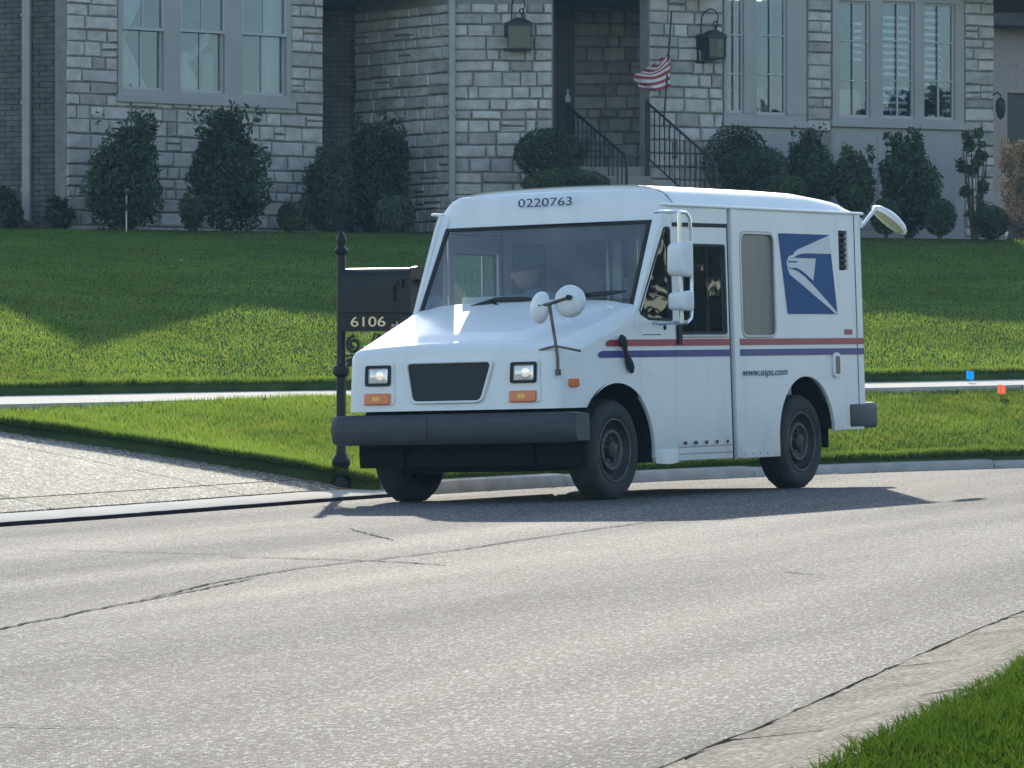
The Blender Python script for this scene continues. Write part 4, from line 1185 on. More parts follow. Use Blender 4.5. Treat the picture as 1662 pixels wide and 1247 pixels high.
chain = [(dv_(1.20,-.44,.94), .155, None), (dv_(1.19,-.44,1.10), .145, 0), (dv_(1.17,-.44,1.27), .165, 1), (dv_(1.15,-.44,1.38), .10, 2),
         (dv_(1.14,-.44,1.45), .055, 3),
         (dv_(1.15,-.63,1.36), .068, 2), (dv_(1.04,-.70,1.18), .052, 5), (dv_(.86,-.62,1.13), .040, 6), (dv_(.79,-.60,1.18), .036, 7),
         (dv_(1.15,-.25,1.36), .068, 2), (dv_(1.02,-.20,1.17), .052, 9), (dv_(.86,-.26,1.13), .040, 10), (dv_(.79,-.29,1.18), .036, 11),
         (dv_(1.00,-.55,.93), .095, 0), (dv_(.74,-.55,.92), .072, 13), (dv_(.70,-.55,.62), .055, 14), (dv_(.62,-.55,.50), .045, 15),
         (dv_(1.00,-.33,.93), .095, 0), (dv_(.74,-.33,.92), .072, 17), (dv_(.70,-.33,.62), .055, 18), (dv_(.62,-.33,.50), .045, 19)]
body_p = skin_fig('body', chain, M['shirt'], drv)
# head turned to the truck's right, face with nose, brow, chin, ears
Hc = dv_(1.11,-.47,1.555)
face = Vector((.45, -.87, -.10)).normalized()                 # facing forward-right
fx = face; fz = (Vector((0,0,1)) - fx*fx.z).normalized(); fy = fz.cross(fx)
vs = []; fs = []; nu, nv = 28, 20
for j in range(nv+1):
    ph = math.pi*j/nv
    for i in range(nu):
        th = 2*math.pi*i/nu
        d = Vector((math.sin(ph)*math.cos(th), math.sin(ph)*math.sin(th), math.cos(ph)))
        r_ = Vector((d.x*.098, d.y*.076, d.z*.118))
        if d.z < -.1: r_.x += .012*max(0, d.x)*(-d.z); r_.y *= 1+.22*d.z; r_.x *= 1 if d.x > 0 else 1+.25*d.z
        front = max(0, d.x)
        nose_ = math.exp(-((d.y/.16)**2)-((d.z+.12)/.2)**2)*front*.024
        brow = math.exp(-((d.z-.16)/.12)**2)*front*.006
        eye = math.exp(-(((abs(d.y)-.38)/.14)**2)-((d.z-.02)/.1)**2)*front*-.010
        mouth = math.exp(-((d.y/.28)**2)-((d.z+.52)/.07)**2)*front*-.005
        chin = math.exp(-((d.y/.3)**2)-((d.z+.8)/.18)**2)*front*.012
        r_.x += nose_+brow+eye+mouth+chin
        vs.append(Hc + fx*r_.x + fy*r_.y + fz*r_.z)
for j in range(nv):
    for i in range(nu): fs.append((j*nu+i, j*nu+(i+1)%nu, (j+1)*nu+(i+1)%nu, (j+1)*nu+i))
hd_ = mesh_obj('head', vs, fs, M['skin'], drv, 70, False)
for s_ in (-1, 1):
    er = MB(); er.add([Hc + fx*(-.005+.022*math.cos(t)*q) + fy*(s_*(.074+.012*(1-q))) + fz*(-.005+.034*math.sin(t)*q) for q in (1,.6,.05) for t in [2*math.pi*k/10 for k in range(10)]],
           [(i*10+k, i*10+(k+1)%10, (i+1)*10+(k+1)%10, (i+1)*10+k) for i in range(2) for k in range(10)])
    er.build('ear', M['skin'], hd_, 60, False)
    ey = MB(); ey.lathe([(.001,-.011),(.010,-.004),(.011,0),(.008,.006),(.001,.008)], 10, Matrix.Translation(Hc+fx*.080+fy*(s_*.031)+fz*.004) @ fx.to_track_quat('Z','Y').to_matrix().to_4x4())
    ey.build('eye', M['dark'], hd_, 60, False)
cp = MB(); vs = []
for j in range(9):
    ph = (math.pi*.47)*j/8
    for i in range(24):
        th = 2*math.pi*i/24
        vs.append(Hc + fx*(math.sin(ph)*math.cos(th)*.110-.004) + fy*(math.sin(ph)*math.sin(th)*.088) + fz*(math.cos(ph)*.125+.012))
cp.add(vs, [(j*24+i, j*24+(i+1)%24, (j+1)*24+(i+1)%24, (j+1)*24+i) for j in range(8) for i in range(24)])
cp.tube([Hc + fx*(.112*math.cos(t)-.004) + fy*(.090*math.sin(t)) + fz*.028 for t in [2*math.pi*k/24 for k in range(24)]], .016, 6, closed=True)
cp.build('knit_cap', M['cap'], drv, 70, False)
for (wx, wy) in ((.79,-.60), (.79,-.29)):
    base = dv_(wx, wy, 1.18)
    hb = [(base, .034, None), (base+Vector((.05,0,.015)), .036, 0)]
    hand = skin_fig('hand', hb + [(base+Vector((.055,.03,.03)), .012, 1), (base+Vector((.075,.045,.05)), .010, 2)], M['skin'], drv, 1)
    for k in range(4):
        o = -.028+k*.018; ln = (.062,.072,.068,.055)[k]
        skin_fig('finger', [(base+Vector((.055,o,.02)), .010, None), (base+Vector((.055+ln*.6,o,.022)), .009, 0), (base+Vector((.055+ln*.85,o,-.002)), .008, 1), (base+Vector((.055+ln*.55,o,-.022)), .007, 2)], M['skin'], hand, 1)

# ------------------------------------------------------------------ mailbox on its iron post
mx_, my_ = -1.216, 33.2
ze = .05
ed_ = Vector((.87,-.493,0)).normalized(); nd_ = Vector((-ed_.y*-1, -ed_.x, 0)); nd_ = Vector((ed_.y, -ed_.x, 0))
mbx = empty('mailbox', (mx_, my_, ze), 'black cast mailbox with gold house number on an ornate iron post', 'mailbox')
mbx.rotation_euler = (0, 0, math.atan2(ed_.y, ed_.x))          # local x towards the road, local -y faces the camera
def mb_(mb, name, m, par=None, **k): return mb.build(name, m, par or mbx, k.pop('smooth', 40), False, **k)
H = lambda z: z-ze
post = MB().lathe([(.075,0),(.075,.05),(.060,.07),(.048,.13),(.066,.16),(.068,.19),(.044,.23),(.036,.25),(.035,.78),(.058,.80),(.062,.83),(.058,.855),(.036,.87),(.033,.90),(.032,1.65)], 16)
post_o = mb_(post, 'post', M['iron'])
mb_(MB().lathe([(.036,1.65),(.050,1.665),(.052,1.68),(.036,1.70),(.026,1.715),(.036,1.745),(.038,1.765),(.028,1.79),(.010,1.815),(.002,1.83)], 16), 'finial', M['iron'], post_o)
# box: round-topped barrel
def barrel(x0, x1, y0, y1, z0, z1, n=12):
    pr = [(y0, z0), (y1, z0)]
    zc_ = z1-(y1-y0)/2*.7
    pr += [((y0+y1)/2 + (y1-y0)/2*math.cos(math.pi*k/n), zc_ + (z1-zc_)*math.sin(math.pi*k/n)) for k in range(n+1)]
    b = MB(); m_ = len(pr)
    for x in (x0, x1): b.v += [Vector((x, p[0], p[1])) for p in pr]
    b.f = [(k, (k+1)%m_, m_+(k+1)%m_, m_+k) for k in range(m_)] + [tuple(range(m_))[::-1], tuple(range(m_, 2*m_))]
    return b
mb_(barrel(.035,.60,-.10,.10,H(1.288),H(1.603)), 'box', M['iron'])
dr = mb_(barrel(.602,.635,-.108,.108,H(1.280),H(1.611)), 'door', M['iron'])
mb_(MB().box((.635,-.02,H(1.50)),(.66,.02,H(1.52))).box((.652,-.02,H(1.47)),(.66,.02,H(1.52))), 'handle', M['iron'], dr)
mb_(MB().tube([(.50,-.108,H(1.36)),(.50,-.112,H(1.47)),(.55,-.114,H(1.50))], .012, 6).box((.52,-.118,H(1.46)),(.575,-.110,H(1.52))), 'signal_flag', M['iron'])
bd_ = mb_(MB().box((.03,-.075,H(1.155)),(.545,-.045,H(1.284))).box((.03,.045,H(1.155)),(.545,.075,H(1.284))).box((.03,-.08,H(1.28)),(.59,.08,H(1.29))), 'number_board', M['iron'])
text('house_number', '6106', .10, Matrix(((1,0,0,.128),(0,0,-1,-.077),(0,1,0,H(1.188)),(0,0,0,1))), M['gold'], bd_, 0, .003, .285, keep=False)
mb_(MB().box((.455,-.082,H(1.165)),(.535,-.0765,H(1.185))), 'sticker', M['red'], bd_)
mb_(MB().box((.468,-.083,H(1.188)),(.486,-.0765,H(1.202))).box((.50,-.083,H(1.188)),(.522,-.0765,H(1.202))).box((.506,-.083,H(1.206)),(.517,-.0765,H(1.222))), 'sticker', M['flagwhite'], bd_)
mb_(MB().box((.53,-.09,H(1.13)),(.66,.07,H(1.275))), 'newspaper_tube', M['ironm'], bevel=.012)
sc_ = MB()
def spiral(cx_, cz_, r0, turns, a0, rad=.0075, sgn=1):
    return [(cx_ + r0*(1-.75*k/30)*math.cos(a0+sgn*turns*2*math.pi*k/30), -.02, cz_ + r0*(1-.75*k/30)*math.sin(a0+sgn*turns*2*math.pi*k/30)) for k in range(31)]
sc_.tube(spiral(.115, H(1.06), .062, 1.6, R(80)), .012, 6)
sc_.tube(spiral(.32, H(1.08), .045, 1.5, R(100), sgn=-1), .011, 6)
sc_.tube(spiral(.075, H(.935), .03, 1.4, R(60), sgn=-1), .010, 6)
sc_.tube([(.04,-.02,H(.90)),(.09,-.02,H(.95)),(.15,-.02,H(1.0)),(.24,-.02,H(1.03)),(.33,-.02,H(1.09)),(.44,-.02,H(1.14)),(.52,-.02,H(1.153))], .009, 6)
sc_.tube([(.05,-.02,H(.98)),(.12,-.02,H(.985)),(.20,-.02,H(1.01)),(.26,-.02,H(1.07)),(.30,-.02,H(1.14))], .007, 6)
mb_(sc_, 'scroll_bracket', M['ironm'])
lf = MB()
for (lx, lz, a, s) in ((.17,1.10,40,.05),(.22,1.12,80,.045),(.36,1.13,20,.05),(.41,1.10,-40,.045),(.27,1.02,-50,.05),(.09,.99,160,.04),(.055,.90,60,.05),(.075,.86,-60,.045),(.14,.95,-70,.04)):
    Mx = Matrix.Translation((lx, -.026, H(lz))) @ Matrix.Rotation(R(-a), 4, 'Y')
    lf.add([Mx @ Vector(p) for p in ((0,0,0),(s*.5,-.008,s*.3),(s,0,0),(s*.5,.004,-s*.3))], [(0,1,2),(0,2,3)])
mb_(lf, 'iron_leaf', M['leafiron'], smooth=None)
mb_(MB().lathe([(.001,-.012),(.010,-.006),(.012,0),(.010,.006),(.001,.012)], 10, Matrix.Translation((.215,-.03,H(1.045)))), 'rosette', M['gold'])

# ------------------------------------------------------------------ the stone house
def pray(px, py): return Vector(((px-CX)/F, 1, -(py-CY)/F))
class Wall:
    def __init__(s, px0, d0, px1, d1):
        s.a = Vector(((px0-CX)/F*d0, d0, 0)); s.b = Vector(((px1-CX)/F*d1, d1, 0))
        s.L = (s.b-s.a).length; s.e = (s.b-s.a)/s.L; s.n = Vector((s.e.y, -s.e.x, 0))
    def uv(s, px, py=CY, off=0):
        r = pray(px, py); o = s.a + s.n*off
        # solve k r.xy = o.xy + t e.xy
        det = r.x*-s.e.y + s.e.x*r.y
        k = (o.x*-s.e.y + s.e.x*o.y)/det
        t = (r.x*o.y - r.y*o.x)/det*-1
        t = (Vector((r.x*k, r.y*k, 0)) - o).dot(s.e)
        return t, HC + r.z*k
    def P(s, t, z, off=0): 
        p = s.a + s.e*t + s.n*off; return Vector((p.x, p.y, z))
    def M(s, t=0, z=0, off=0):
        p = s.P(t, z, off); m = Matrix.Identity(4)
        for j in range(3): m[j][0], m[j][1], m[j][2] = s.e[j], -s.n[j], (0,0,1)[j]
        m.translation = p; return m                       # local x along, -y outward, z up
ZB, ZT, ZW, ZF = 2.60, 6.05, 5.80, 6.15
house = empty('stone_house', (0, 61, 2.7), 'grey stone house with tall painted windows and a recessed porch up on the lawn', 'house')
WA = Wall(107, 58.0, 523, 60.4)
WB = Wall(510, 62.6, 583, 62.7)
WC = Wall(578, 62.5, 732, 60.9)
WE = Wall(732, 60.9, 897, 60.9)
WI = Wall(905, 63.4, 1062, 63.4)
WF = Wall(1053, 61.0, 1612, 63.4)
WL = Wall(-110, 59.3, 107, 58.35)

def slab_boxes(W, t0, t1, z0, z1, holes, th, mb, off=0):
    ts = sorted({t0, t1, *[min(max(h[0], t0), t1) for h in holes], *[min(max(h[1], t0), t1) for h in holes]})
    zs = sorted({z0, z1, *[min(max(h[2], z0), z1) for h in holes], *[min(max(h[3], z0), z1) for h in holes]})
    for i in range(len(ts)-1):
        for k in range(len(zs)-1):
            tc, zc_ = (ts[i]+ts[i+1])/2, (zs[k]+zs[k+1])/2
            if any(h[0] < tc < h[1] and h[2] < zc_ < h[3] for h in holes): continue
            mb.box((ts[i], -off, zs[k]), (ts[i+1], th-off, zs[k+1]), W.M())
ALLST = []
def stones(W, wall, t0, t1, z0, z1, holes=(), seed=1, off=0):
    r = random.Random(seed); z = z0
    while z < z1-.05:
        h = r.choice((.125,.145,.155,.165,.175,.19)); h = min(h, z1-z)
        if z1-(z+h) < .09: h = z1-z
        blocks = [(t0, t1)]
        for (a, b, c, d) in holes:
            if c < z+h*.75 and d > z+h*.25:
                nb = []
                for p, q in blocks:
                    if b <= p or a >= q: nb.append((p, q)); continue
                    if a-p > .03: nb.append((p, a))
                    if q-b > .03: nb.append((b, q))
                blocks = nb
        for p, q in blocks:
            t = p
            while t < q-.01:
                wd = r.choice((.15,.20,.25,.30,.34,.40,.46))*r.uniform(.85,1.15)
                if q-(t+wd) < .11: wd = q-t
                if h > .15 and wd < .42 and r.random() < .10 and wd > .16:
                    hh = h*r.uniform(.4,.6)
                    ALLST.append((W, wall, t, t+wd, z, z+hh, off, r.random())); ALLST.append((W, wall, t, t+wd, z+hh, z+h, off, r.random()))
                else:
                    ALLST.append((W, wall, t, t+wd, z, z+h, off, r.random()))
                t += wd
        z += h
def stone_shape(W, t0, t1, z0, z1, off, rr):
    r = random.Random(rr); g = .010; j = lambda s: r.uniform(-s, s)
    d = .022+.026*r.random()
    c = [(t0+g+j(.006), z0+g+j(.006)), (t1-g+j(.006), z0+g+j(.006)), (t1-g+j(.006), z1-g+j(.006)), (t0+g+j(.006), z1-g+j(.006))]
    mid = ((t0+t1)/2, (z0+z1)/2)
    lv = [(1.0, -.02), (1.0, d*.55), (None, d)]
    vs = []
    for k, o in lv:
        for p in c:
            if k is None:
                s = .014
                q = (p[0]+(s if p[0] < mid[0] else -s)+j(.004), p[1]+(s if p[1] < mid[1] else -s)+j(.004)); vs.append(W.P(q[0], q[1], off+o+j(.009)))
            else: vs.append(W.P(p[0], p[1], off+o))
    fs = [(0,1,5,4),(1,2,6,5),(2,3,7,6),(3,0,4,7),(4,5,9,8),(5,6,10,9),(6,7,11,10),(7,4,8,11),(8,9,10,11)]
    return vs, fs

# window openings in wall coordinates
def rect(W, px0, px1, py0, py1):
    t0, _ = W.uv(px0); t1, _ = W.uv(px1); tm = (px0+px1)/2
    z1 = W.uv(tm, py0)[1]; z0 = W.uv(tm, py1)[1]
    return (t0, t1, z0, z1)
hA = rect(WA, 190, 471, -75, 164)
hF1 = rect(WF, 1174, 1307, -60, 198)
hF2 = rect(WF, 1350, 1563, -60, 199)
# left wing
wallA = MB(); slab_boxes(WA, 0, WA.L, ZB, ZW, [hA], .25, wallA); wallA = wallA.build('wall', M['mortar'], house)
stones(WA, wallA, 0, WA.L, ZB, 5.78, [hA], 11)
ret = Wall(523, 60.4, 523.5, 62.6)
wallA2 = MB().box((0,.0,ZB),(ret.L,.2,ZW), ret.M()).build('wall', M['mortar'], house)
wallC = MB(); slab_boxes(WC, 0, WC.L, ZB, ZT, [], .25, wallC); wallC = wallC.build('wall', M['mortar'], house)
stones(WC, wallC, 0, WC.L, ZB, 5.75, [], 12)
wallE = MB(); slab_boxes(WE, .012, WE.L, ZB, ZT, [], .3, wallE); wallE = wallE.build('wall', M['mortar'], house)
stones(WE, wallE, .02, WE.L, ZB, 5.75, [], 13)
wallI = MB(); slab_boxes(WI, 0, WI.L, ZB, 6.15, [], .2, wallI); wallI = wallI.build('wall', M['mortar'], house)
stones(WI, wallI, WI.uv(931)[0], WI.L, 3.3, 6.05, [], 14)
tA = WF.uv(1173)[0]; tP0 = WF.uv(1308)[0]; tP1 = WF.uv(1349)[0]; tK = WF.uv(1564)[0]
wallF = MB(); slab_boxes(WF, 0, WF.L, ZB, ZF, [hF1, hF2], .25, wallF) if False else (slab_boxes(WF, 0, tP0, ZB, 5.90, [hF1], .25, wallF), slab_boxes(WF, tP0, WF.L, ZB, 6.08, [hF2], .25, wallF)); wallF = wallF.build('wall', M['mortar'], house)
stones(WF, wallF, 0, tA-.01, ZB, 5.89, [], 15)
stones(WF, wallF, tP0+.02, tP1-.01, WF.uv(1328, 214)[1], 6.06, [], 16)
stones(WF, wallF, tK+.01, WF.L, ZB, 6.06, [], 17)
# porch side, back and ceiling
p0 = WE.P(WE.L, 0); p1 = WI.P(0, 0)
sd = Wall(897, 60.9, 905, 63.4)
MB().box((0,0,ZB),(sd.L,.15,ZT), sd.M()).build('wall', M['mortar'], house)
MB().box((-.4,-2.3,6.16),(WI.L+.6,.4,6.22), WI.M()).build('porch_ceiling', M['trim'], house)
t0, t1 = WI.uv(898)[0], WI.uv(930)[0]
dO = MB().box((t0-.1,-.12,3.62),(t1,-.02,6.1), WI.M()).build('front_door', M['wood'], house, bevel=.01)
MB().box((t0+.03,-.14,3.75),(t1-.06,-.122,4.4), WI.M()).box((t0+.03,-.14,4.55),(t1-.06,-.122,5.6), WI.M()).build('door_panel', M['wood'], dO, bevel=.006)
# brick parts
def bricks(W, wall, t0, t1, z0, z1, seed):
    r = random.Random(seed); mb = MB(); bh, bw = .068, .205; k = 0; z = z0
    while z < z1:
        t = t0 - (bw/2 if k % 2 else 0)
        while t < t1:
            a, b = max(t, t0)+.004, min(t+bw, t1)-.006
            if b-a > .03:
                d = .010+.012*r.random()
                mb.box((a, -d, z+.005), (b, .02, z+bh-.005), W.M())
            t += bw
        z += bh; k += 1
    o = mb.build('brick', M['brick'], wall); o['kind'] = 'stuff'
wallL = MB().box((0,0,ZB),(WL.L,.25,ZW), WL.M()).build('brick_wall', M['mortar2'], house)
bricks(WL, wallL, 0, WL.L, ZB, 5.7, 3)
wallB = MB().box((0,0,ZB),(WB.L,.25,ZT), WB.M()).build('brick_wall', M['mortar2'], house)
bricks(WB, wallB, 0, WB.L, ZB, 5.75, 4)
# choose the stones that show largest as single pieces
def scr(p): return CX+F*p.x/p.y, CY-F*(p.z-HC)/p.y
def hidden(px, py):
    bl = ((135,270,190,375),(300,435,185,375),(490,570,230,375),(540,672,190,375),(838,945,215,300),(1150,1255,215,300),(1270,1365,215,350),(1355,1420,250,350),(1425,1528,225,375),(725,1390,318,800))
    return any(a < px < b and c < py < d for a, b, c, d in bl)
vis = []; rest = {}
for s in ALLST:
    W, wall, t0_, t1_, z0_, z1_, off, rr = s
    px, py = scr(W.P((t0_+t1_)/2, (z0_+z1_)/2))
    px0_, _ = scr(W.P(t0_, z0_)); px1_, _ = scr(W.P(t1_, z0_))
    area = (px1_-px0_)*(z1_-z0_)*F/61
    if -10 < px < 1672 and -8 < py < 376 and not hidden(px, py): vis.append((area, s))
    else: rest.setdefault(wall.name, []).append(s)
vis.sort(key=lambda a: -a[0])
for _, s in vis[300:]: rest.setdefault(s[1].name, []).append(s)
for _, s in vis[:300]:
    W, wall, t0_, t1_, z0_, z1_, off, rr = s
    v_, f_ = stone_shape(W, t0_, t1_, z0_, z1_, off, rr)
    mesh_obj('stone', v_, f_, M['stone'], wall)
for nm, ls in rest.items():
    mb = MB()
    for W, wall, t0_, t1_, z0_, z1_, off, rr in ls: mb.add(*stone_shape(W, t0_, t1_, z0_, z1_, off, rr))
    o = mb.build('stone', M['stone'], ls[0][1]); o['kind'] = 'stuff'

# windows ---------------------------------------------------------------
def wbox(mb, W, px0, px1, py0, py1, d0, d1):
    """box on wall W spanning the photo rectangle, from depth d0 (outward) to d1"""
    t0, t1, z0, z1 = rect(W, px0, px1, py0, py1); mb.box((t0, -d0, z0), (t1, -d1, z1), W.M()); return mb
def frame(W, r, inner, d0, d1, mb):
    t0, t1, z0, z1 = r
    cuts = sorted(inner)
    slab = [(i[0], i[1], i[2], i[3]) for i in inner]
    ts = sorted({t0, t1, *[i[0] for i in slab], *[i[1] for i in slab]}); zs = sorted({z0, z1, *[i[2] for i in slab], *[i[3] for i in slab]})
    for a in range(len(ts)-1):
        run = None
        for b in range(len(zs)-1):
            tc, zc_ = (ts[a]+ts[a+1])/2, (zs[b]+zs[b+1])/2
            if any(i[0] < tc < i[1] and i[2] < zc_ < i[3] for i in slab): continue
            mb.box((ts[a], -d0, zs[b]), (ts[a+1], -d1, zs[b+1]), W.M())
    return mb
def window(W, opening, units, casing_d, style, label=None):
    inner = [rect(W, *u) for u in units]
    top = opening[3]
    inner = [(a, b, c, min(d, top-.03)) for a, b, c, d in inner]
    w_ = frame(W, opening, inner, casing_d, -.10, MB()).build('window', M['trim'], house, bevel=.004, segs=1)
    if label: w_['label'] = label
    for i, (a, b, c, d) in enumerate(inner):
        s = .028
        sm = MB()
        fr = lambda z0, z1, dd: [sm.box((a+.002,-dd,z0),(a+s,-dd+.05,z1),W.M()), sm.box((b-s,-dd,z0),(b-.002,-dd+.05,z1),W.M()), sm.box((a+s,-dd,z0),(b-s,-dd+.05,z0+s*1.3),W.M()), sm.box((a+s,-dd,z1-s),(b-s,-dd+.05,z1),W.M())]
        if style == 'sash':
            zm = W.uv((units[i][0]+units[i][1])/2, (48,52,57)[i])[1]
            fr(c+.002, zm+.02, -.02); fr(zm-.012, d-.002, .03)
            so_ = sm.build('sash', M['sash'], w_)
            MB().box(((a+b)/2-.009, .005-.012, zm), ((a+b)/2+.009, .02, d), W.M()).build('muntin', M['sash'], w_)
            MB().box(((a+b)/2-.009, .035, c), ((a+b)/2+.009, .055, zm), W.M()).build('muntin', M['sash'], w_)
            MB().box((a+s,.048,c+.03),(b-s,.054,zm),W.M()).build('pane', M['hglass'], w_)
            MB().box((a+s,.0,zm),(b-s,.006,d-.02),W.M()).build('pane', M['hglass'], w_)
        else:
            fr(c+.002, d-.002, -.01); sm.build('sash', M['sash'], w_)
            MB().box(((a+b)/2-.010,.005,c+.03),((a+b)/2+.010,.03,d-.02),W.M()).build('muntin', M['sash'], w_)
            for py in ((57, 120), (58, 121), (67, 131), (67, 131), (70, 132))[style-1+i if isinstance(style, int) else 0]:
                z = W.uv((units[i][0]+units[i][1])/2, py)[1]
                MB().box((a+s,.004,z-.010),(b-s,.029,z+.010),W.M()).build('muntin', M['sash'], w_)
            MB().box((a+s,.034,c+.03),(b-s,.040,d-.02),W.M()).build('pane', M['hglass'], w_)
    return w_, inner
win1, in1 = window(WA, hA, [(197,264,-60,146),(291,363,-60,151),(391,463,-60,155)], .03, 'sash')
sl_ = MB(); t0, t1, z0, z1 = rect(WA, 186, 476, 160, 172); sl_.box((t0,-.075,z0),(t1,0,z1),WA.M()); sl_.build('sill', M['trim'], win1, bevel=.008)
win2, in2 = window(WF, hF1, [(1178,1206,-50,184),(1226,1276,-50,187)], .03, 1)
win3, in3 = window(WF, hF2, [(1360,1411,2,191),(1431,1483,3,193),(1498,1549,6,195)], .03, 3)
for wn, a, b, y0, y1 in ((win2,1172,1309,197,207), (win3,1347,1566,198,209)):
    t0, t1, z0, z1 = rect(WF, a, b, y0, y1)
    MB().box((t0,-.07,z0),(t1,0,z1),WF.M()).build('sill', M['trim'], wn, bevel=.008)
# painted panels under the right windows
for (a, b) in ((1176,1222),(1225,1283),(1286,1306),(1352,1418),(1424,1487),(1492,1550)):
    t0, t1, z0, z1 = rect(WF, a, b, 216, 372)
    MB().box((t0,-.022,max(z0,ZB)),(t1,0,z1),WF.M()).build('wall_panel', M['panel'], wallF, bevel=.008)
for (a, b) in ((1173,1308),(1349,1565)):
    t0, t1, z0, z1 = rect(WF, a, b, 208, 385)
    MB().box((t0,-.008,ZB),(t1,0,z1),WF.M()).build('panel_backing', M['trim'], wallF)
# rooms behind the windows
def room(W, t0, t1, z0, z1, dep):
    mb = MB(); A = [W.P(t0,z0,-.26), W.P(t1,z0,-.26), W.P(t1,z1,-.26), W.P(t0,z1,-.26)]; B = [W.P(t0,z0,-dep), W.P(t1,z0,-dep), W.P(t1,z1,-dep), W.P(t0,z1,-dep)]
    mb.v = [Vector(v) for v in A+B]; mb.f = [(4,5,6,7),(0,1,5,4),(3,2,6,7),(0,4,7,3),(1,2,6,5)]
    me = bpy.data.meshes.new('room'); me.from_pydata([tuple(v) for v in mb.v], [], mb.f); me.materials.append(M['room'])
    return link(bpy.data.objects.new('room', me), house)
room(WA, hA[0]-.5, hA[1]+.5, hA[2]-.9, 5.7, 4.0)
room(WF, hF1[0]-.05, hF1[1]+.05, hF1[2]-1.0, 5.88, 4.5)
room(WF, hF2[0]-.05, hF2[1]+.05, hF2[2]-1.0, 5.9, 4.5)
# curtains and things seen through the panes
def curtain(W, px0, px1, py0, py1, dep, label, swag=None, folds=5, group=None):
    t0, t1, z0, z1 = rect(W, px0, px1, py0, py1); vs = []; fs = []; n = folds*6; m_ = 14
    z1 = min(z1, 5.8)
    for i in range(n+1):
        for k in range(m_+1):
            q = i/n; zz = z0+(z1-z0)*k/m_
            t = t0+(t1-t0)*q
            if swag: t = t0+(t1-t0)*q*swag(k/m_)
            vs.append(W.P(t, zz, -dep+.03*math.sin(q*folds*2*math.pi)))
    for i in range(n):
        for k in range(m_): fs.append((i*(m_+1)+k, (i+1)*(m_+1)+k, (i+1)*(m_+1)+k+1, i*(m_+1)+k+1))
    return tag(mesh_obj('curtain', vs, fs, M['curtain'], None, 60), label, 'curtain', group)
curtain(WA, 440, 470, -70, 158, .22, 'pale curtain hanging straight at the far side of the left wing window')
curtain(WA, 196, 262, -70, 146, .30, 'white swagged curtain in the first sash of the left wing window', lambda k: max(.12, .35 + 1.2*abs(k-.45) if k > .45 else 1.0-1.1*k), 4)
vz = empty('vase', WA.P(WA.uv(330)[0], WA.uv(330, 150)[1]-.02, -.45), 'tall pale vase standing inside the middle sash of the left wing window', 'vase')
MB().lathe([(.12,0),(.17,.06),(.18,.16),(.13,.30),(.07,.40),(.055,.50),(.09,.56),(.085,.56)], 18).build('vase_body', M['vase'], vz, 60, False)
hn = MB().tube([(.06,0,.45),(.15,0,.56),(.26,0,.68),(.33,0,.82)], [.03,.05,.06,.02], 8); hn.build('vase_spray', M['curtain'], vz, 60, False)
dp = MB(); t0, t1, z0, z1 = rect(WA, 391, 424, -40, 50)
dpo = empty('armchair', WA.P(WA.uv(405)[0], WA.uv(405,150)[1]-.45, -.75), 'pale upholstered wing chair inside the third sash of the left wing', 'chair')
MB().box((-.05,-.28,0),(.45,.28,.38)).build('seat', M['curtain'], dpo, None, False, bevel=.05)
MB().box((-.18,-.30,.0),(-.05,.30,.98)).build('backrest', M['curtain'], dpo, None, False, bevel=.05)
for wx, wy in ((-.1,-.22),(-.1,.22),(.38,-.22),(.38,.22)): MB().box((wx-.02,wy-.02,-.3),(wx+.02,wy+.02,.02)).build('leg', M['wood'], dpo, None, False)
def dchair(px, py, dep, rot, lean, label):
    t, z = WF.uv(px, py, -dep); b = WF.P(t, z-.92, -dep)
    c = empty('dining_chair', b, label, 'chair', 'cream dining chairs behind the right windows')
    c.rotation_euler = (0, 0, rot)
    MB().box((-.22,-.22,.40),(.22,.22,.48)).build('seat', M['chair'], c, None, False, bevel=.02)
    bk = MB(); vs = []
    for k in range(7):
        z_ = .48+.50*k/6; wv = .20-.02*k/6-.05*max(0,(k-4)/2)**2
        for s_ in (-1,1):
            for d in (0,.05): vs.append((s_*wv, .20+d+lean*k/6*.12, z_))
    bk.add(vs, [(k*4+a, k*4+b_, (k+1)*4+b_, (k+1)*4+a) for k in range(6) for a, b_ in ((0,1),(1,3),(3,2),(2,0))] + [(24,25,27,26)])
    bk.build('backrest', M['chair'], c, 50, False)
    for wx in (-.19,.19):
        for wy in (-.19,.19): MB().box((wx-.02,wy-.02,-.05),(wx+.02,wy+.02,.40)).build('leg', M['wood'], c, None, False)
dchair(1190, 155, .55, R(170), 1, 'cream dining chair back behind the narrow window left of the pair')
dchair(1239, 152, .6, R(150), 1, 'cream dining chair leaning left behind the wider window of the pair')
dchair(1268, 152, .62, R(200), 1, 'cream dining chair leaning right behind the wider window of the pair')
dchair(1371, 156, .6, R(180), 1, 'cream dining chair low behind the first of the three tall windows')
# shutter slats
for i, (px0, px1, py0, py1) in enumerate(((1388,1404,35,100),(1434,1478,25,188),(1500,1532,18,140))):
    y = py0
    while y < py1:
        t0, t1, z0, z1 = rect(WF, px0, px1, y, y+7)
        Mx = WF.M(0, 0, 0)
        c = MB(); zc_ = (z0+z1)/2
        for (a, b_) in ((t0, t1),):
            vs = [Mx @ Vector(p) for p in ((a,.075,zc_-.016),(b_,.075,zc_-.016),(b_,.125,zc_+.020),(a,.125,zc_+.020),(a,.073,zc_-.010),(b_,.073,zc_-.010),(b_,.123,zc_+.026),(a,.123,zc_+.026))]
            c.add(vs, [(0,1,2,3),(4,7,6,5),(0,4,5,1),(1,5,6,2),(2,6,7,3),(3,7,4,0)])
        c.build('slat', M['slat'], win3); y += 11.5
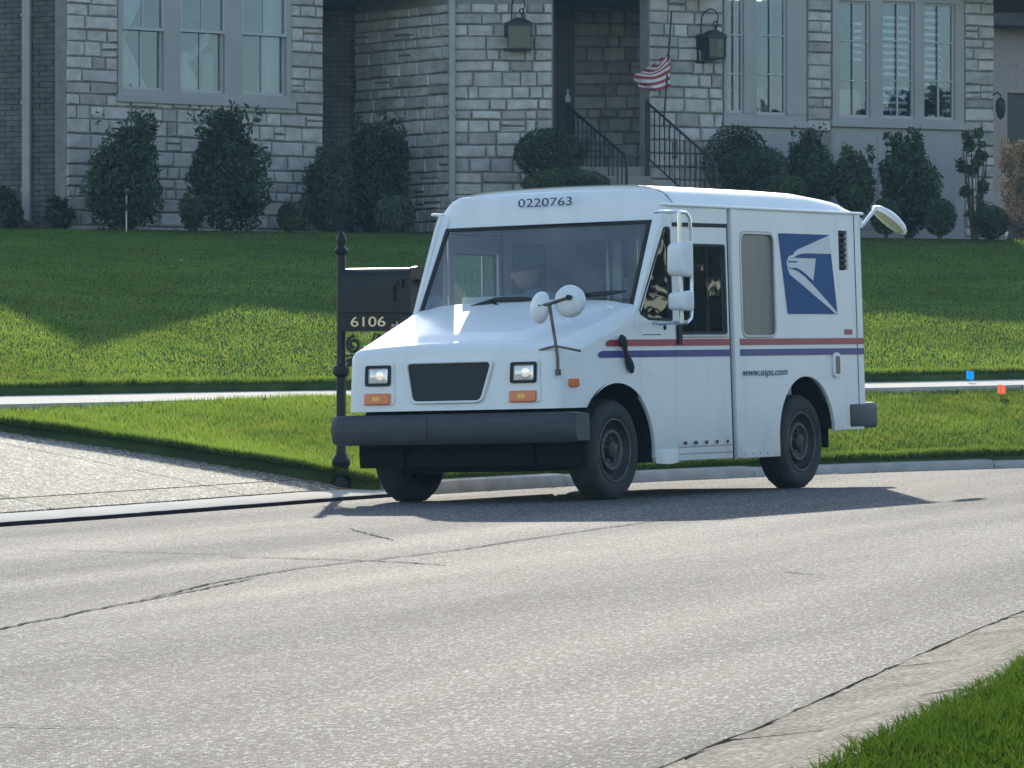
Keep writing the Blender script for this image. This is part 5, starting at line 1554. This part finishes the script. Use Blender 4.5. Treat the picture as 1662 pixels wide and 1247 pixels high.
# downspouts
for (W, px0, px1, y1, nm) in ((WL, 42, 55, 362, 'a'), (WE, 733, 742, 330, 'b')):
    t0, t1, z0, z1 = rect(W, px0, px1, -70, y1)
    if nm == 'b': t0, t1 = -.03, .06
    dd = MB().box((t0,-.10,z0),(t1,-.035,5.9),W.M()).build('downspout', M['down'], house, bevel=.012)
    sh = MB()
    for k in range(3): sh.box((t0-.012,-.105,3.2+k*1.1),(t1+.012,-.03,3.235+k*1.1),W.M())
    if nm == 'a': sh.box((t0-.02,-.22,z0-.03),(t1+.02,-.04,z0+.03),W.M())
    sh.build('bracket', M['down'], dd)
# roofs: they stand above the picture and throw the shade on the lawn
EV = 5.9
def roof(vs, fs): mesh_obj('roof', vs, fs, M['shingle'], house)
roof([(-13,60.9,EV),(2.7,60.9,EV),(1.0,66,8.85),(-13,66,8.85),(-13,73,EV),(2.7,73,EV)], [(0,1,2,3),(3,2,5,4),(1,5,2),(0,3,4),(0,4,5,1)])
roof([(-6.4,58.4,5.86),(-3.87,59.1,7.9),(-2.1,60.5,5.86),(-6.4,66,5.86),(-3.87,66,7.9),(-2.1,66,5.86)], [(0,1,4,3),(1,2,5,4),(0,2,1),(3,4,5),(0,3,5,2)])
roof([(3.6,62.6,6.2),(3.6,65.6,6.6),(4.0,65.6,7.7),(4.4,65.6,7.8),(16,65.6,7.85),(16,62.6,6.2),(3.6,68,6.2),(16,68,6.2)], [(0,5,4,3),(0,3,2),(0,2,1),(0,1,6),(1,2,6),(2,3,6),(3,4,7,6),(4,5,7),(0,6,7,5)])
wg = [WA.P(0,ZT-.47,-.02), WA.P(WA.L,ZT-.47,-.02)]
MB().box((-.1,-.15,5.98),(WE.L,.3,6.08),WE.M()).build('eave', M['trim'], house)
# house body behind the facades so no daylight leaks round the back
for (x0, x1, y0, y1) in ((-13,-5.7,60.2,72.5),):
    MB().box((x0,y0,ZB),(x1,y1,EV)).build('rear_wing', M['panel'], house)
MB().box((-5.7,66.6,ZB),(6.5,66.8,EV)).box((6.3,64.0,ZB),(6.5,66.8,EV)).build('rear_wall', M['panel'], house)

# porch landing and steps
def stp(y, zt, name='step'):
    c = 1.15 + (60.9-y)*.33
    b = MB().box((c-.55, y-.34, 2.5), (c+.66, y, zt))
    return b
ld = MB().box((.62,60.9,2.5),(1.74,63.3,3.62)); 
stairs = empty('porch_steps', (1.3, 61.0, 2.7), 'grey stone porch steps climbing between the two iron railings', 'steps')
ld.build('landing', M['stepc'], stairs, bevel=.02)
for k in range(7):
    stp(60.898-k*.32, 3.48-k*.14).build('step', M['stepc'], stairs, bevel=.015)

# railings
def railing(top, bot, zt, zb, label, extra):
    a = Vector(top); b = Vector(bot); d = b-a; root = empty('porch_railing', (a.x, a.y, zt-.95), label, 'railing', 'iron railings beside the porch steps')
    pts = [a.lerp(b, k/12) + Vector((0,0,zt+(zb-zt)*(k/12)-0)) for k in range(13)]
    pts = [Vector((p.x, p.y, p.z)) for p in pts]
    pts += [pts[-1] + d.normalized()*.06 + Vector((0,0,-.08)), pts[-1] + d.normalized()*.09 + Vector((0,0,-.22)), pts[-1] + d.normalized()*.09 + Vector((0,0,-.75))]
    MB().tube(pts, .018, 6).build('handrail', M['ironm'], root)
    MB().tube([p - Vector((0,0,.72)) for p in pts[:13]], .012, 6).build('bottom_rail', M['ironm'], root)
    MB().box((a.x-.028,a.y-.028,zt-1.0),(a.x+.028,a.y+.028,zt+.05)).build('post', M['ironm'], root)
    for k in range(1, 14):
        p = a.lerp(b, (k-.5)/13); z = zt+(zb-zt)*((k-.5)/13)
        MB().tube([(p.x,p.y,z-.01),(p.x,p.y,z-.72)], .0085, 6).build('baluster', M['ironm'], root)
        if k in extra:
            s_ = MB()
            for sg in (-1, 1):
                q = [p + d.normalized()*(sg*(.05+.025*math.cos(t))) + Vector((0,0,z-.30+.14*math.sin(t)-.02*t)) for t in np.linspace(-2.0, 3.4, 18)]
                s_.tube(q, .006, 5)
            s_.build('scroll', M['ironm'], root)
    return root
railing((.745,62.4,0), (1.45,60.2,0), 4.50, 3.74, 'black iron stair railing on the door side of the porch steps', (5,))
railing((1.763,60.82,0), (2.55,58.95,0), 4.455, 3.60, 'black iron stair railing beside the flag on the window side of the steps', (6,))
kn_ = empty('statuette', (.745,62.4,4.55), 'small white bird figure on top of the railing post', 'figurine')
MB().lathe([(.028,0),(.045,.03),(.04,.07),(.018,.10),(.016,.15),(.022,.17),(.001,.185)], 12).build('figure_body', M['flagwhite'], kn_, 60, False)

# flag on a thin pole
fp = empty('flag', (2.04,60.9,3.3), 'striped red and white flag drooping from a thin black pole by the steps', 'flag')
fy_ = 60.9
def fpt(px, py, d=fy_): r = pray(px, py); return Vector((r.x*d, d, HC + r.z*d))
MB().tube([fpt(1077,205), fpt(1083,120), fpt(1090,18)], .012, 6).build('pole', M['ironm'], fp)
SH = 13
hoist = [fpt(1087.5, 66+75*k/SH) for k in range(SH+1)]
flye = [fpt(*p) for p in ((1077,92),(1068,98),(1060,104),(1054,108),(1049,112),(1043,116),(1038,118),(1033,119),(1030,121),(1029,126),(1031,132),(1033,137),(1036,141),(1042,143))]
stripes = {0: MB(), 1: MB()}
for k in range(SH):
    rows = []
    for e in (k, k+1):
        row = []
        for i in range(11):
            q = i/10; p = hoist[e].lerp(flye[e], q)
            p.z -= .10*math.sin(math.pi*q)*(.4+.6*(1-e/SH))
            p.y += .05*math.sin(q*9+e*.55)*(.3+q); p.x += .018*math.sin(e*1.4+q*5)*q
            row.append(p)
        rows.append(row)
    stripes[k % 2].add(rows[0]+rows[1], [(i, i+1, 12+i, 11+i) for i in range(10)])
stripes[0].build('red_stripes', M['flagred'], fp, 60); stripes[1].build('white_stripes', M['flagwhite'], fp, 60)

# wall lanterns
def lantern(W, px, pyt, pyb, wpx, label):
    t, zt = W.uv(px, pyt, .15); _, zb_ = W.uv(px, pyb, .15); k = 61/F
    root = empty('wall_lantern', W.P(t, zb_, 0), label, 'lantern', 'iron lanterns flanking the porch')
    Mx = W.M(t, zb_, 0); h = zt-zb_; w2 = wpx*k/2
    def bb(a, b): return MB().box(a, b, Mx)
    cy = -.20
    MB().box((-w2-.03,-.035,-.05),(-w2+.10,-.0,h+.02),Mx).build('back_plate', M['ironm'], root)
    MB().box((-w2,cy-.12,h-.045),(w2,cy+.14,h),Mx).add([Mx @ Vector(p) for p in ((-w2,cy-.12,h),(w2,cy-.12,h),(w2,cy+.14,h),(-w2,cy+.14,h),(-.04,cy-.03,h+.07),(.04,cy-.03,h+.07),(.04,cy+.05,h+.07),(-.04,cy+.05,h+.07))], [(0,1,5,4),(1,2,6,5),(2,3,7,6),(3,0,4,7),(4,5,6,7)]).build('lantern_roof', M['ironm'], root)
    MB().box((-w2*.9,cy-.11,0),(w2*.9,cy+.12,.025),Mx).build('lantern_base', M['ironm'], root)
    for x in (-w2*.88, w2*.88):
        for y in (cy-.10, cy+.10): MB().box((x-.008,y-.008,.02),(x+.008,y+.008,h-.04),Mx).build('corner_bar', M['ironm'], root)
    for yy in (cy-.094, cy+.09): MB().box((-w2*.85,yy,.025),(w2*.85,yy+.004,h-.045),Mx).build('pane', M['lampglass'], root)
    MB().lathe([(.05,.025),(.03,.05),(.018,.10),(.015,h-.05)], 10, Mx @ Matrix.Translation((.02,cy,0))).build('candle_tube', M['ironm'], root)
    s_ = MB()
    q = [(-.10,-.03,h*.1),(-.10,-.045,h+.10)] + [(-.10+.085*(1-math.cos(a)), -.05-.15*math.sin(a/2), h+.22+.13*math.sin(a)) for a in np.linspace(.1, math.pi, 10)]
    q += [(.065-.012*k_, cy+.0, h+.20-.035*k_) for k_ in range(1,4)] + [(.03-.03*math.sin(a), cy, h+.155-.03*math.cos(a)+.0) for a in np.linspace(.4, 4.5, 9)]
    s_.tube([Mx @ Vector(p) for p in q], .010, 6)
    s_.tube([Mx @ Vector(p) for p in ((.04,cy,h+.06),(.04,cy,h+.12),(.06,cy,h+.15))], .014, 6)
    s_.tube([Mx @ Vector(p) for p in ((-.10,-.02,0),(-.10,-.02,-.10))], .010, 6)
    s_.build('scroll_arm', M['ironm'], root)
lantern(WE, 843, 38, 82, 42, 'black iron wall lantern left of the porch, bracket curling above it')
lantern(WF, 1155, 58, 97, 34, 'black iron wall lantern right of the porch, next to the flag')

# neighbour's house past the corner
nb = empty('neighbour_house', (10.0, 76, 2.6), 'pinkish stucco house with a dark opening beyond the stone corner', 'house')
NW = Wall(1600, 76, 1900, 78)
t0, t1, z0, z1 = rect(NW, 1635, 1760, 153, 330)
wb = MB(); slab_boxes(NW, -.6, NW.L+3, 2.0, NW.uv(1640, 45)[1], [(t0, t1, 2.0, z1)], .3, wb); nwl = wb.build('wall', M['stucco'], nb)
MB().box((t0,.10,2.0),(t1,.14,z1),NW.M()).build('garage_door', M['darkwin'], nb)
zt_ = NW.uv(1640, 22)[1]; zf = NW.uv(1640, 46)[1]
MB().box((-.8,-.55,zf),(NW.L+3,.3,zt_-.02),NW.M()).build('fascia', M['eave'], nb)
mr_ = MB()
e0 = NW.M()
mr_.add([e0 @ Vector(p) for p in ((-.8,-.6,zt_-.02),(NW.L+3,-.6,zt_-.02),(NW.L+3,3.5,zt_+1.6),(-.8,3.5,zt_+1.6),(-.8,-.6,zt_+.02),(NW.L+3,-.6,zt_+.02),(NW.L+3,3.5,zt_+1.66),(-.8,3.5,zt_+1.66))], [(0,1,2,3),(4,7,6,5),(0,4,5,1),(1,5,6,2),(2,6,7,3),(3,7,4,0)])
mr_.build('roof', M['shingle2'], nb)
MB().box((-.6,2.5,2),(NW.L+3,2.7,zt_+1.2),NW.M()).build('rear_wall', M['stucco'], nb)
tl, zl = WF.uv(1612, 190, .1)
lr = empty('wall_lamp', WF.P(WF.L, zl, .0), 'small black sconce at the far stone corner before the stucco house', 'lamp')
Mx = WF.M(WF.L, zl, 0)
MB().tube([Mx @ Vector(p) for p in ((-.02,-.02,.30),(.03,-.06,.34),(.07,-.08,.30),(.07,-.08,.26))], .012, 6).build('arm', M['ironm'], lr)
MB().lathe([(.03,.26),(.065,.22),(.07,.10),(.05,.02),(.02,-.02),(.001,-.03)], 10, Mx @ Matrix.Translation((.07,-.08,0))).build('shade', M['ironm'], lr)

# ------------------------------------------------------------------ shrubs
def leaf_mesh(name, lobes, n, size, m, parent, up=.2, shell=.75, aspect=1.6, seed=1, holes=0.0):
    """leaf-sized faces through the volume of a set of ellipsoid lobes"""
    g = np.random.default_rng(seed)
    L = np.array(lobes, float)                                # cx cy cz rx ry rz
    vol = np.prod(L[:, 3:], 1); idx = g.choice(len(L), n, p=vol/vol.sum())
    d = g.normal(size=(n, 3)); d /= np.linalg.norm(d, axis=1)[:, None]
    r = g.uniform(0, 1, n)**(1/3); r = shell + (1-shell)*r; r *= g.normal(1, .06 if shell < .8 else .03, n)
    pr = (g.uniform(0, 1, n) < .22); r[pr] *= g.uniform(.5, 1.0, pr.sum())
    P = L[idx, :3] + d*r[:, None]*L[idx, 3:]
    if holes:                                                 # gaps: drop leaves in random pockets
        k = 26; c = L[g.integers(0, len(L), k), :3] + g.normal(size=(k, 3))*L[:, 3:].mean(0)*.75
        rad = L[:, 3:].mean()*holes
        keep = np.ones(n, bool)
        for q in c: keep &= np.linalg.norm(P-q, axis=1) > rad
        P = P[keep]; d = d[keep]; n = len(P)
    nn = d*.6 + g.normal(size=(n, 3))*.8; nn[:, 2] += up; nn /= np.linalg.norm(nn, axis=1)[:, None]
    a = np.cross(nn, g.normal(size=(n, 3))); a /= np.linalg.norm(a, axis=1)[:, None]; b = np.cross(nn, a)
    s = size*g.uniform(.6, 1.35, n)[:, None]; ins = r < shell*.9; s[ins] *= 1.9
    V_ = np.stack([P - a*s*aspect*.5, P + b*s*.32, P + a*s*aspect*.5, P - b*s*.32], 1).reshape(-1, 3)
    q = 4*np.arange(n)[:, None]
    T = np.concatenate([q+np.array([[0,1,2]]), q+np.array([[0,2,3]])], 0)
    return tri_obj(name, V_, T, m, parent)
def bz(y): return 2.68
def shrub(name, px, pyt, pyb, wpx, d, m, label, kind='loose', n=2600, group='shrubs along the front of the stone house', seed=1, cat='shrub', leaf=.05):
    k = d/F; x = (px-CX)*k; zt = HC+(CY-pyt)*k; zb = max(2.62, HC+(CY-pyb)*k-.02); hw = wpx*k/2*1.12; h = (zt-zb)*1.04
    r = random.Random(seed)
    root = empty(name, (x, d, zb), label, cat, group)
    lobes = []
    if kind == 'loose':
        for i in range(15):
            q = r.uniform(.12, .95); wv = hw*(1-.55*abs(q-.45)**1.3*1.6)
            lobes.append((x+r.uniform(-.62,.62)*wv, d+r.uniform(-.5,.5)*wv, zb+h*q*.86+.04, wv*r.uniform(.3,.5), wv*r.uniform(.3,.5), h*r.uniform(.13,.2)))
        lobes += [(x, d, zb+h*.42, hw*.72, hw*.7, h*.42)]
        for i in range(7): lobes.append((x+r.uniform(-.7,.7)*hw, d-.1, zb+h*r.uniform(.8,.96), hw*.13, hw*.13, h*.07))
        leaf_mesh('foliage', lobes, int(n*1.5), leaf, m, root, shell=.62, seed=seed)
    elif kind == 'feather':
        for i in range(26):
            a = r.uniform(-1,1); q = r.uniform(.15,.95)
            lobes.append((x+a*hw*.8*(1-.35*q), d+r.uniform(-.4,.4)*hw, zb+h*q*.9, hw*.13, hw*.13, h*.16))
        lobes.append((x, d, zb+h*.40, hw*.62, hw*.6, h*.40))
        leaf_mesh('foliage', lobes, n, leaf*.8, m, root, shell=.5, aspect=3.0, seed=seed, up=.6)
    elif kind == 'ball':
        for i in range(6):
            lobes.append((x+r.uniform(-.4,.4)*hw, d-.1+r.uniform(-.3,.2)*hw, zb+h*r.uniform(.45,.66), hw*r.uniform(.42,.55), hw*.5, h*r.uniform(.28,.35)))
        lobes += [(x, d, zb+h*.48, hw*.92, hw*.85, h*.48)]*3
        leaf_mesh('foliage', lobes, int(n*1.7), leaf*.62, m, root, shell=.88, aspect=1.3, seed=seed)
    elif kind == 'sparse':
        for i in range(22):
            q = r.uniform(.08,1); lobes.append((x+r.uniform(-.75,.75)*hw, d+r.uniform(-.3,.3)*hw, zb+h*q, hw*r.uniform(.16,.3), hw*.2, h*r.uniform(.04,.08)))
        leaf_mesh('foliage', lobes, n, leaf, m, root, shell=.3, seed=seed)
    elif kind == 'hedge':
        for i in range(30):
            lobes.append((x+r.uniform(-.85,.85)*hw, d+r.uniform(-.3,.3), zb+h*r.uniform(.08,.93), hw*.22, .35, h*.09))
        lobes.append((x, d, zb+h*.5, hw*.85, .5, h*.48))
        leaf_mesh('foliage', lobes, n, leaf*.6, m, root, shell=.6, aspect=2.4, seed=seed, up=.5)
    if kind not in ('ball', 'hedge'):
        st_ = MB()
        for i in range(5 if kind != 'sparse' else 8):
            a = r.uniform(-.5,.5)*hw; b = r.uniform(-.3,.3)*hw
            st_.tube([(x+a*.2, d+b*.2, zb-.05), (x+a*.6, d+b*.6, zb+h*.35), (x+a*1.1, d+b, zb+h*r.uniform(.6,.85))], [.022,.015,.006], 6)
        st_.build('stem', M['bark'], root)
    else:
        MB().tube([(x,d,zb-.05),(x,d,zb+h*.4)], [.03,.02], 6).build('stem', M['bark'], root)
    return root
S = shrub
S('shrub',205,183,372,138,57.3,M['leafA'],'broad loose dark shrub under the first sash at the left wing',n=4600,seed=21)
S('shrub',366,176,372,142,57.9,M['leafA'],'tallest dark shrub under the middle of the left wing window',n=5200,seed=22)
S('shrub',532,222,374,104,59.6,M['leafC'],'paler feathery yew in front of the brick recess','feather',4200,seed=23)
S('shrub',606,182,374,140,60.6,M['leafA'],'dense dark shrub before the angled stone wall beside the feathery yew',n=5200,seed=24)
S('low_shrub',97,322,374,46,58.0,M['leafA'],'small dark shrub at the corner between brick wall and left wing','loose',900,seed=25)
S('low_shrub',14,308,374,52,58.2,M['leafA'],'small dark shrub at the foot of the brick wall left of the downspout','loose',900,seed=26)
S('low_shrub',312,318,372,44,57.2,M['leafB'],'low green mound before the left foot of the tallest shrub','loose',900,seed=27)
S('low_shrub',640,318,374,66,59.0,M['leafC'],'low pale mound before the dense dark shrub','ball',1500,seed=28)
S('low_shrub',470,330,374,40,58.6,M['leafB'],'low mound just left of the feathery yew','ball',900,seed=29)
S('boxwood',892,208,290,112,60.2,M['leafA'],'large clipped round boxwood left of the porch railing','ball',3600,seed=31,cat='shrub')
S('boxwood',918,274,318,140,59.6,M['leafB'],'low spreading boxwood right under the large round one','ball',2200,seed=32)
S('boxwood',1196,204,318,110,60.9,M['leafA'],'large clipped boxwood at the foot of the flag side railing','ball',3600,seed=33)
S('boxwood',1238,240,322,90,60.4,M['leafA'],'rounded boxwood below the wider window of the pair','ball',2600,seed=34)
S('boxwood',1268,285,326,84,59.9,M['leafB'],'low greener boxwood just behind the truck roof','ball',1600,seed=35)
S('shrub',1316,208,340,94,61.0,M['leafA'],'dark upright shrub under the stone pier between the windows',n=3600,seed=36)
S('shrub',1388,238,350,78,61.0,M['leafB'],'thinner leafy shrub under the first of the three tall windows',n=2800,seed=37)
S('shrub',1476,216,378,108,61.0,M['leafA'],'biggest dark shrub under the middle of the three tall windows',n=4600,seed=38)
S('boxwood',1438,322,378,50,60.2,M['leafB'],'low round boxwood behind the rear mirror of the truck','ball',1500,seed=39)
S('boxwood',1525,322,380,52,60.4,M['leafA'],'low round boxwood between the biggest shrub and the thin one','ball',1600,seed=40)
S('climbing_shrub',1583,222,384,70,62.0,M['leafB'],'thin upright shrub with gaps against the stone corner','sparse',1500,seed=41)
S('boxwood',1609,334,386,54,60.6,M['leafA'],'low round boxwood at the foot of the stone corner','ball',1600,seed=42)
S('tan_hedge',1668,226,388,92,64.0,M['leafT'],'dry tan hedge beside the stucco house','hedge',6500,seed=43,cat='hedge',group=None)

# path light, white rock, marker flags
lz = 2.68
pl_ = empty('path_light', ((205-CX)*57/F, 57.02, lz), 'slim path light in front of the broad loose shrub', 'garden light')
MB().tube([(pl_.location.x,57.02,lz-.05),(pl_.location.x,57.02,lz+.47)], .010, 6).build('stem', M['alum'], pl_)
MB().lathe([(.004,.50),(.03,.485),(.055,.455),(.05,.455),(.01,.47)], 12, Matrix.Translation((pl_.location.x,57.02,lz))).build('hood', M['alum'], pl_)
rk = MB(); rr = random.Random(5)
for (px, s) in ((1622,.07),(1630,.055)):
    bm = bmesh.new(); bmesh.ops.create_icosphere(bm, subdivisions=2, radius=s)
    for v in bm.verts: v.co *= rr.uniform(.8,1.2); v.co.z *= .9
    x = (px-CX)*60.9/F
    rk.add([v.co+Vector((x,60.9,2.74)) for v in bm.verts], [tuple(v.index for v in f.verts) for f in bm.faces]); bm.free()
tag(rk.build('rock', M['rockw'], None, None), 'white garden rock at the lawn edge by the tan hedge', 'rock')
def marker(px, py, d, m, label, zb):
    x = (px-CX)*d/F; z = HC+(CY-py)*d/F
    r = empty('marker_flag', (x, d, zb), label, 'marker flag')
    MB().tube([(x,d,zb-.05),(x+.004,d,z+.05)], .0025, 5).build('wire', M['wire'], r)
    vs = []
    for i in range(5):
        for k in range(4): vs.append((x-.005+ .07*i/4-.02, d+.012*math.sin(i*1.6+k*.5), z-.04+.08*k/3*(1-.12*i/4)+.004*math.sin(i*2)))
    mesh_obj('flag_sheet', vs, [(i*4+k, (i+1)*4+k, (i+1)*4+k+1, i*4+k+1) for i in range(4) for k in range(3)], m, r, 60)
marker(1573, 609, 42.25, M['mblue'], 'small blue marker flag at the lawn edge past the sidewalk', .78)
marker(1624, 632, 41.2, M['morange'], 'small orange marker flag on the verge near the sidewalk', .62)

# trees behind and to the right of the viewer: the panes mirror them
lob = []; r_ = random.Random(9)
path = [(-50,-30),(-10,-34),(25,-28),(44,-5),(52,20),(56,45),(60,78)]
for (x0, y0), (x1, y1) in zip(path, path[1:]):
    L_ = math.hypot(x1-x0, y1-y0); n_ = int(L_/4.2)
    for q in range(n_):
        x = x0+(x1-x0)*q/n_+r_.uniform(-1.5,1.5); y = y0+(y1-y0)*q/n_+r_.uniform(-1.5,1.5); h = r_.uniform(6.5, 9.8)
        for k in range(8): lob.append((x+r_.uniform(-2.2,2.2), y+r_.uniform(-2.2,2.2), -.5+h*r_.uniform(.12,.85), r_.uniform(1.5,2.6), r_.uniform(1.5,2.6), h*.18))
tl_ = leaf_mesh('treeline', lob, 70000, .42, M['leafB'], None, shell=.4, seed=77)
tag(tl_, 'wood of dark trees along the far side of the street, behind the viewer', 'trees', kind='stuff')

# ------------------------------------------------------------------ thin haze between the lens and the house
hz = MB().box((-70,-40,-3.4),(75,100,13)).build('haze', None)
hm = bpy.data.materials.new('haze'); hm.use_nodes = True
hm.node_tree.nodes.remove(hm.node_tree.nodes['Principled BSDF'])
pv = hm.node_tree.nodes.new('ShaderNodeVolumePrincipled')
pv.inputs['Color'].default_value = (.36,.66,1,1); pv.inputs['Density'].default_value = .00030; pv.inputs['Anisotropy'].default_value = .3
hm.node_tree.links.new(pv.outputs[0], hm.node_tree.nodes['Material Output'].inputs['Volume'])
hz.data.materials.append(hm)
tag(hz, 'thin pale haze in the backlit air over the lawn', 'haze', kind='stuff')

# a few fallen leaves on grass, sidewalk and gutter
lv = []; r5 = np.random.default_rng(55)
pts = [vec_lawn(r5.uniform(LU0, LU1, 90), r5.uniform(0, .9, 90)) + [0,0,.045], vec_strip(r5.uniform(UA+.5, UA+11, 30), r5.uniform(.3, 2.9, 30)) + [0,0,.045]]
qx, qy = FAR.at(r5.uniform(UA+.5, UA+10, 16), -r5.uniform(.03, .3, 16)); pts.append(np.stack([qx, qy, GX*(qx-TX)+GY*(qy-TY)+.008], 1))
P = np.vstack(pts); n = len(P); a = r5.uniform(0, 6.28, n); s_ = r5.uniform(.012, .03, n)
e1 = np.stack([np.cos(a), np.sin(a), r5.uniform(-.2,.5,n)], 1)*s_[:,None]; e2 = np.stack([-np.sin(a), np.cos(a), r5.uniform(0,.5,n)], 1)*s_[:,None]*.6
V_ = np.stack([P-e1, P+e2, P+e1, P-e2], 1).reshape(-1, 3); q = 4*np.arange(n)[:,None]
tag(tri_obj('leaf_litter', V_, np.concatenate([q+np.array([[0,1,2]]), q+np.array([[0,2,3]])], 0), mat('fallen_leaves', (.30,.22,.12), .9, var=.4, scale=9, transl=.2)), 'scattered dry leaves on the grass and along the gutters', 'leaves', kind='stuff')
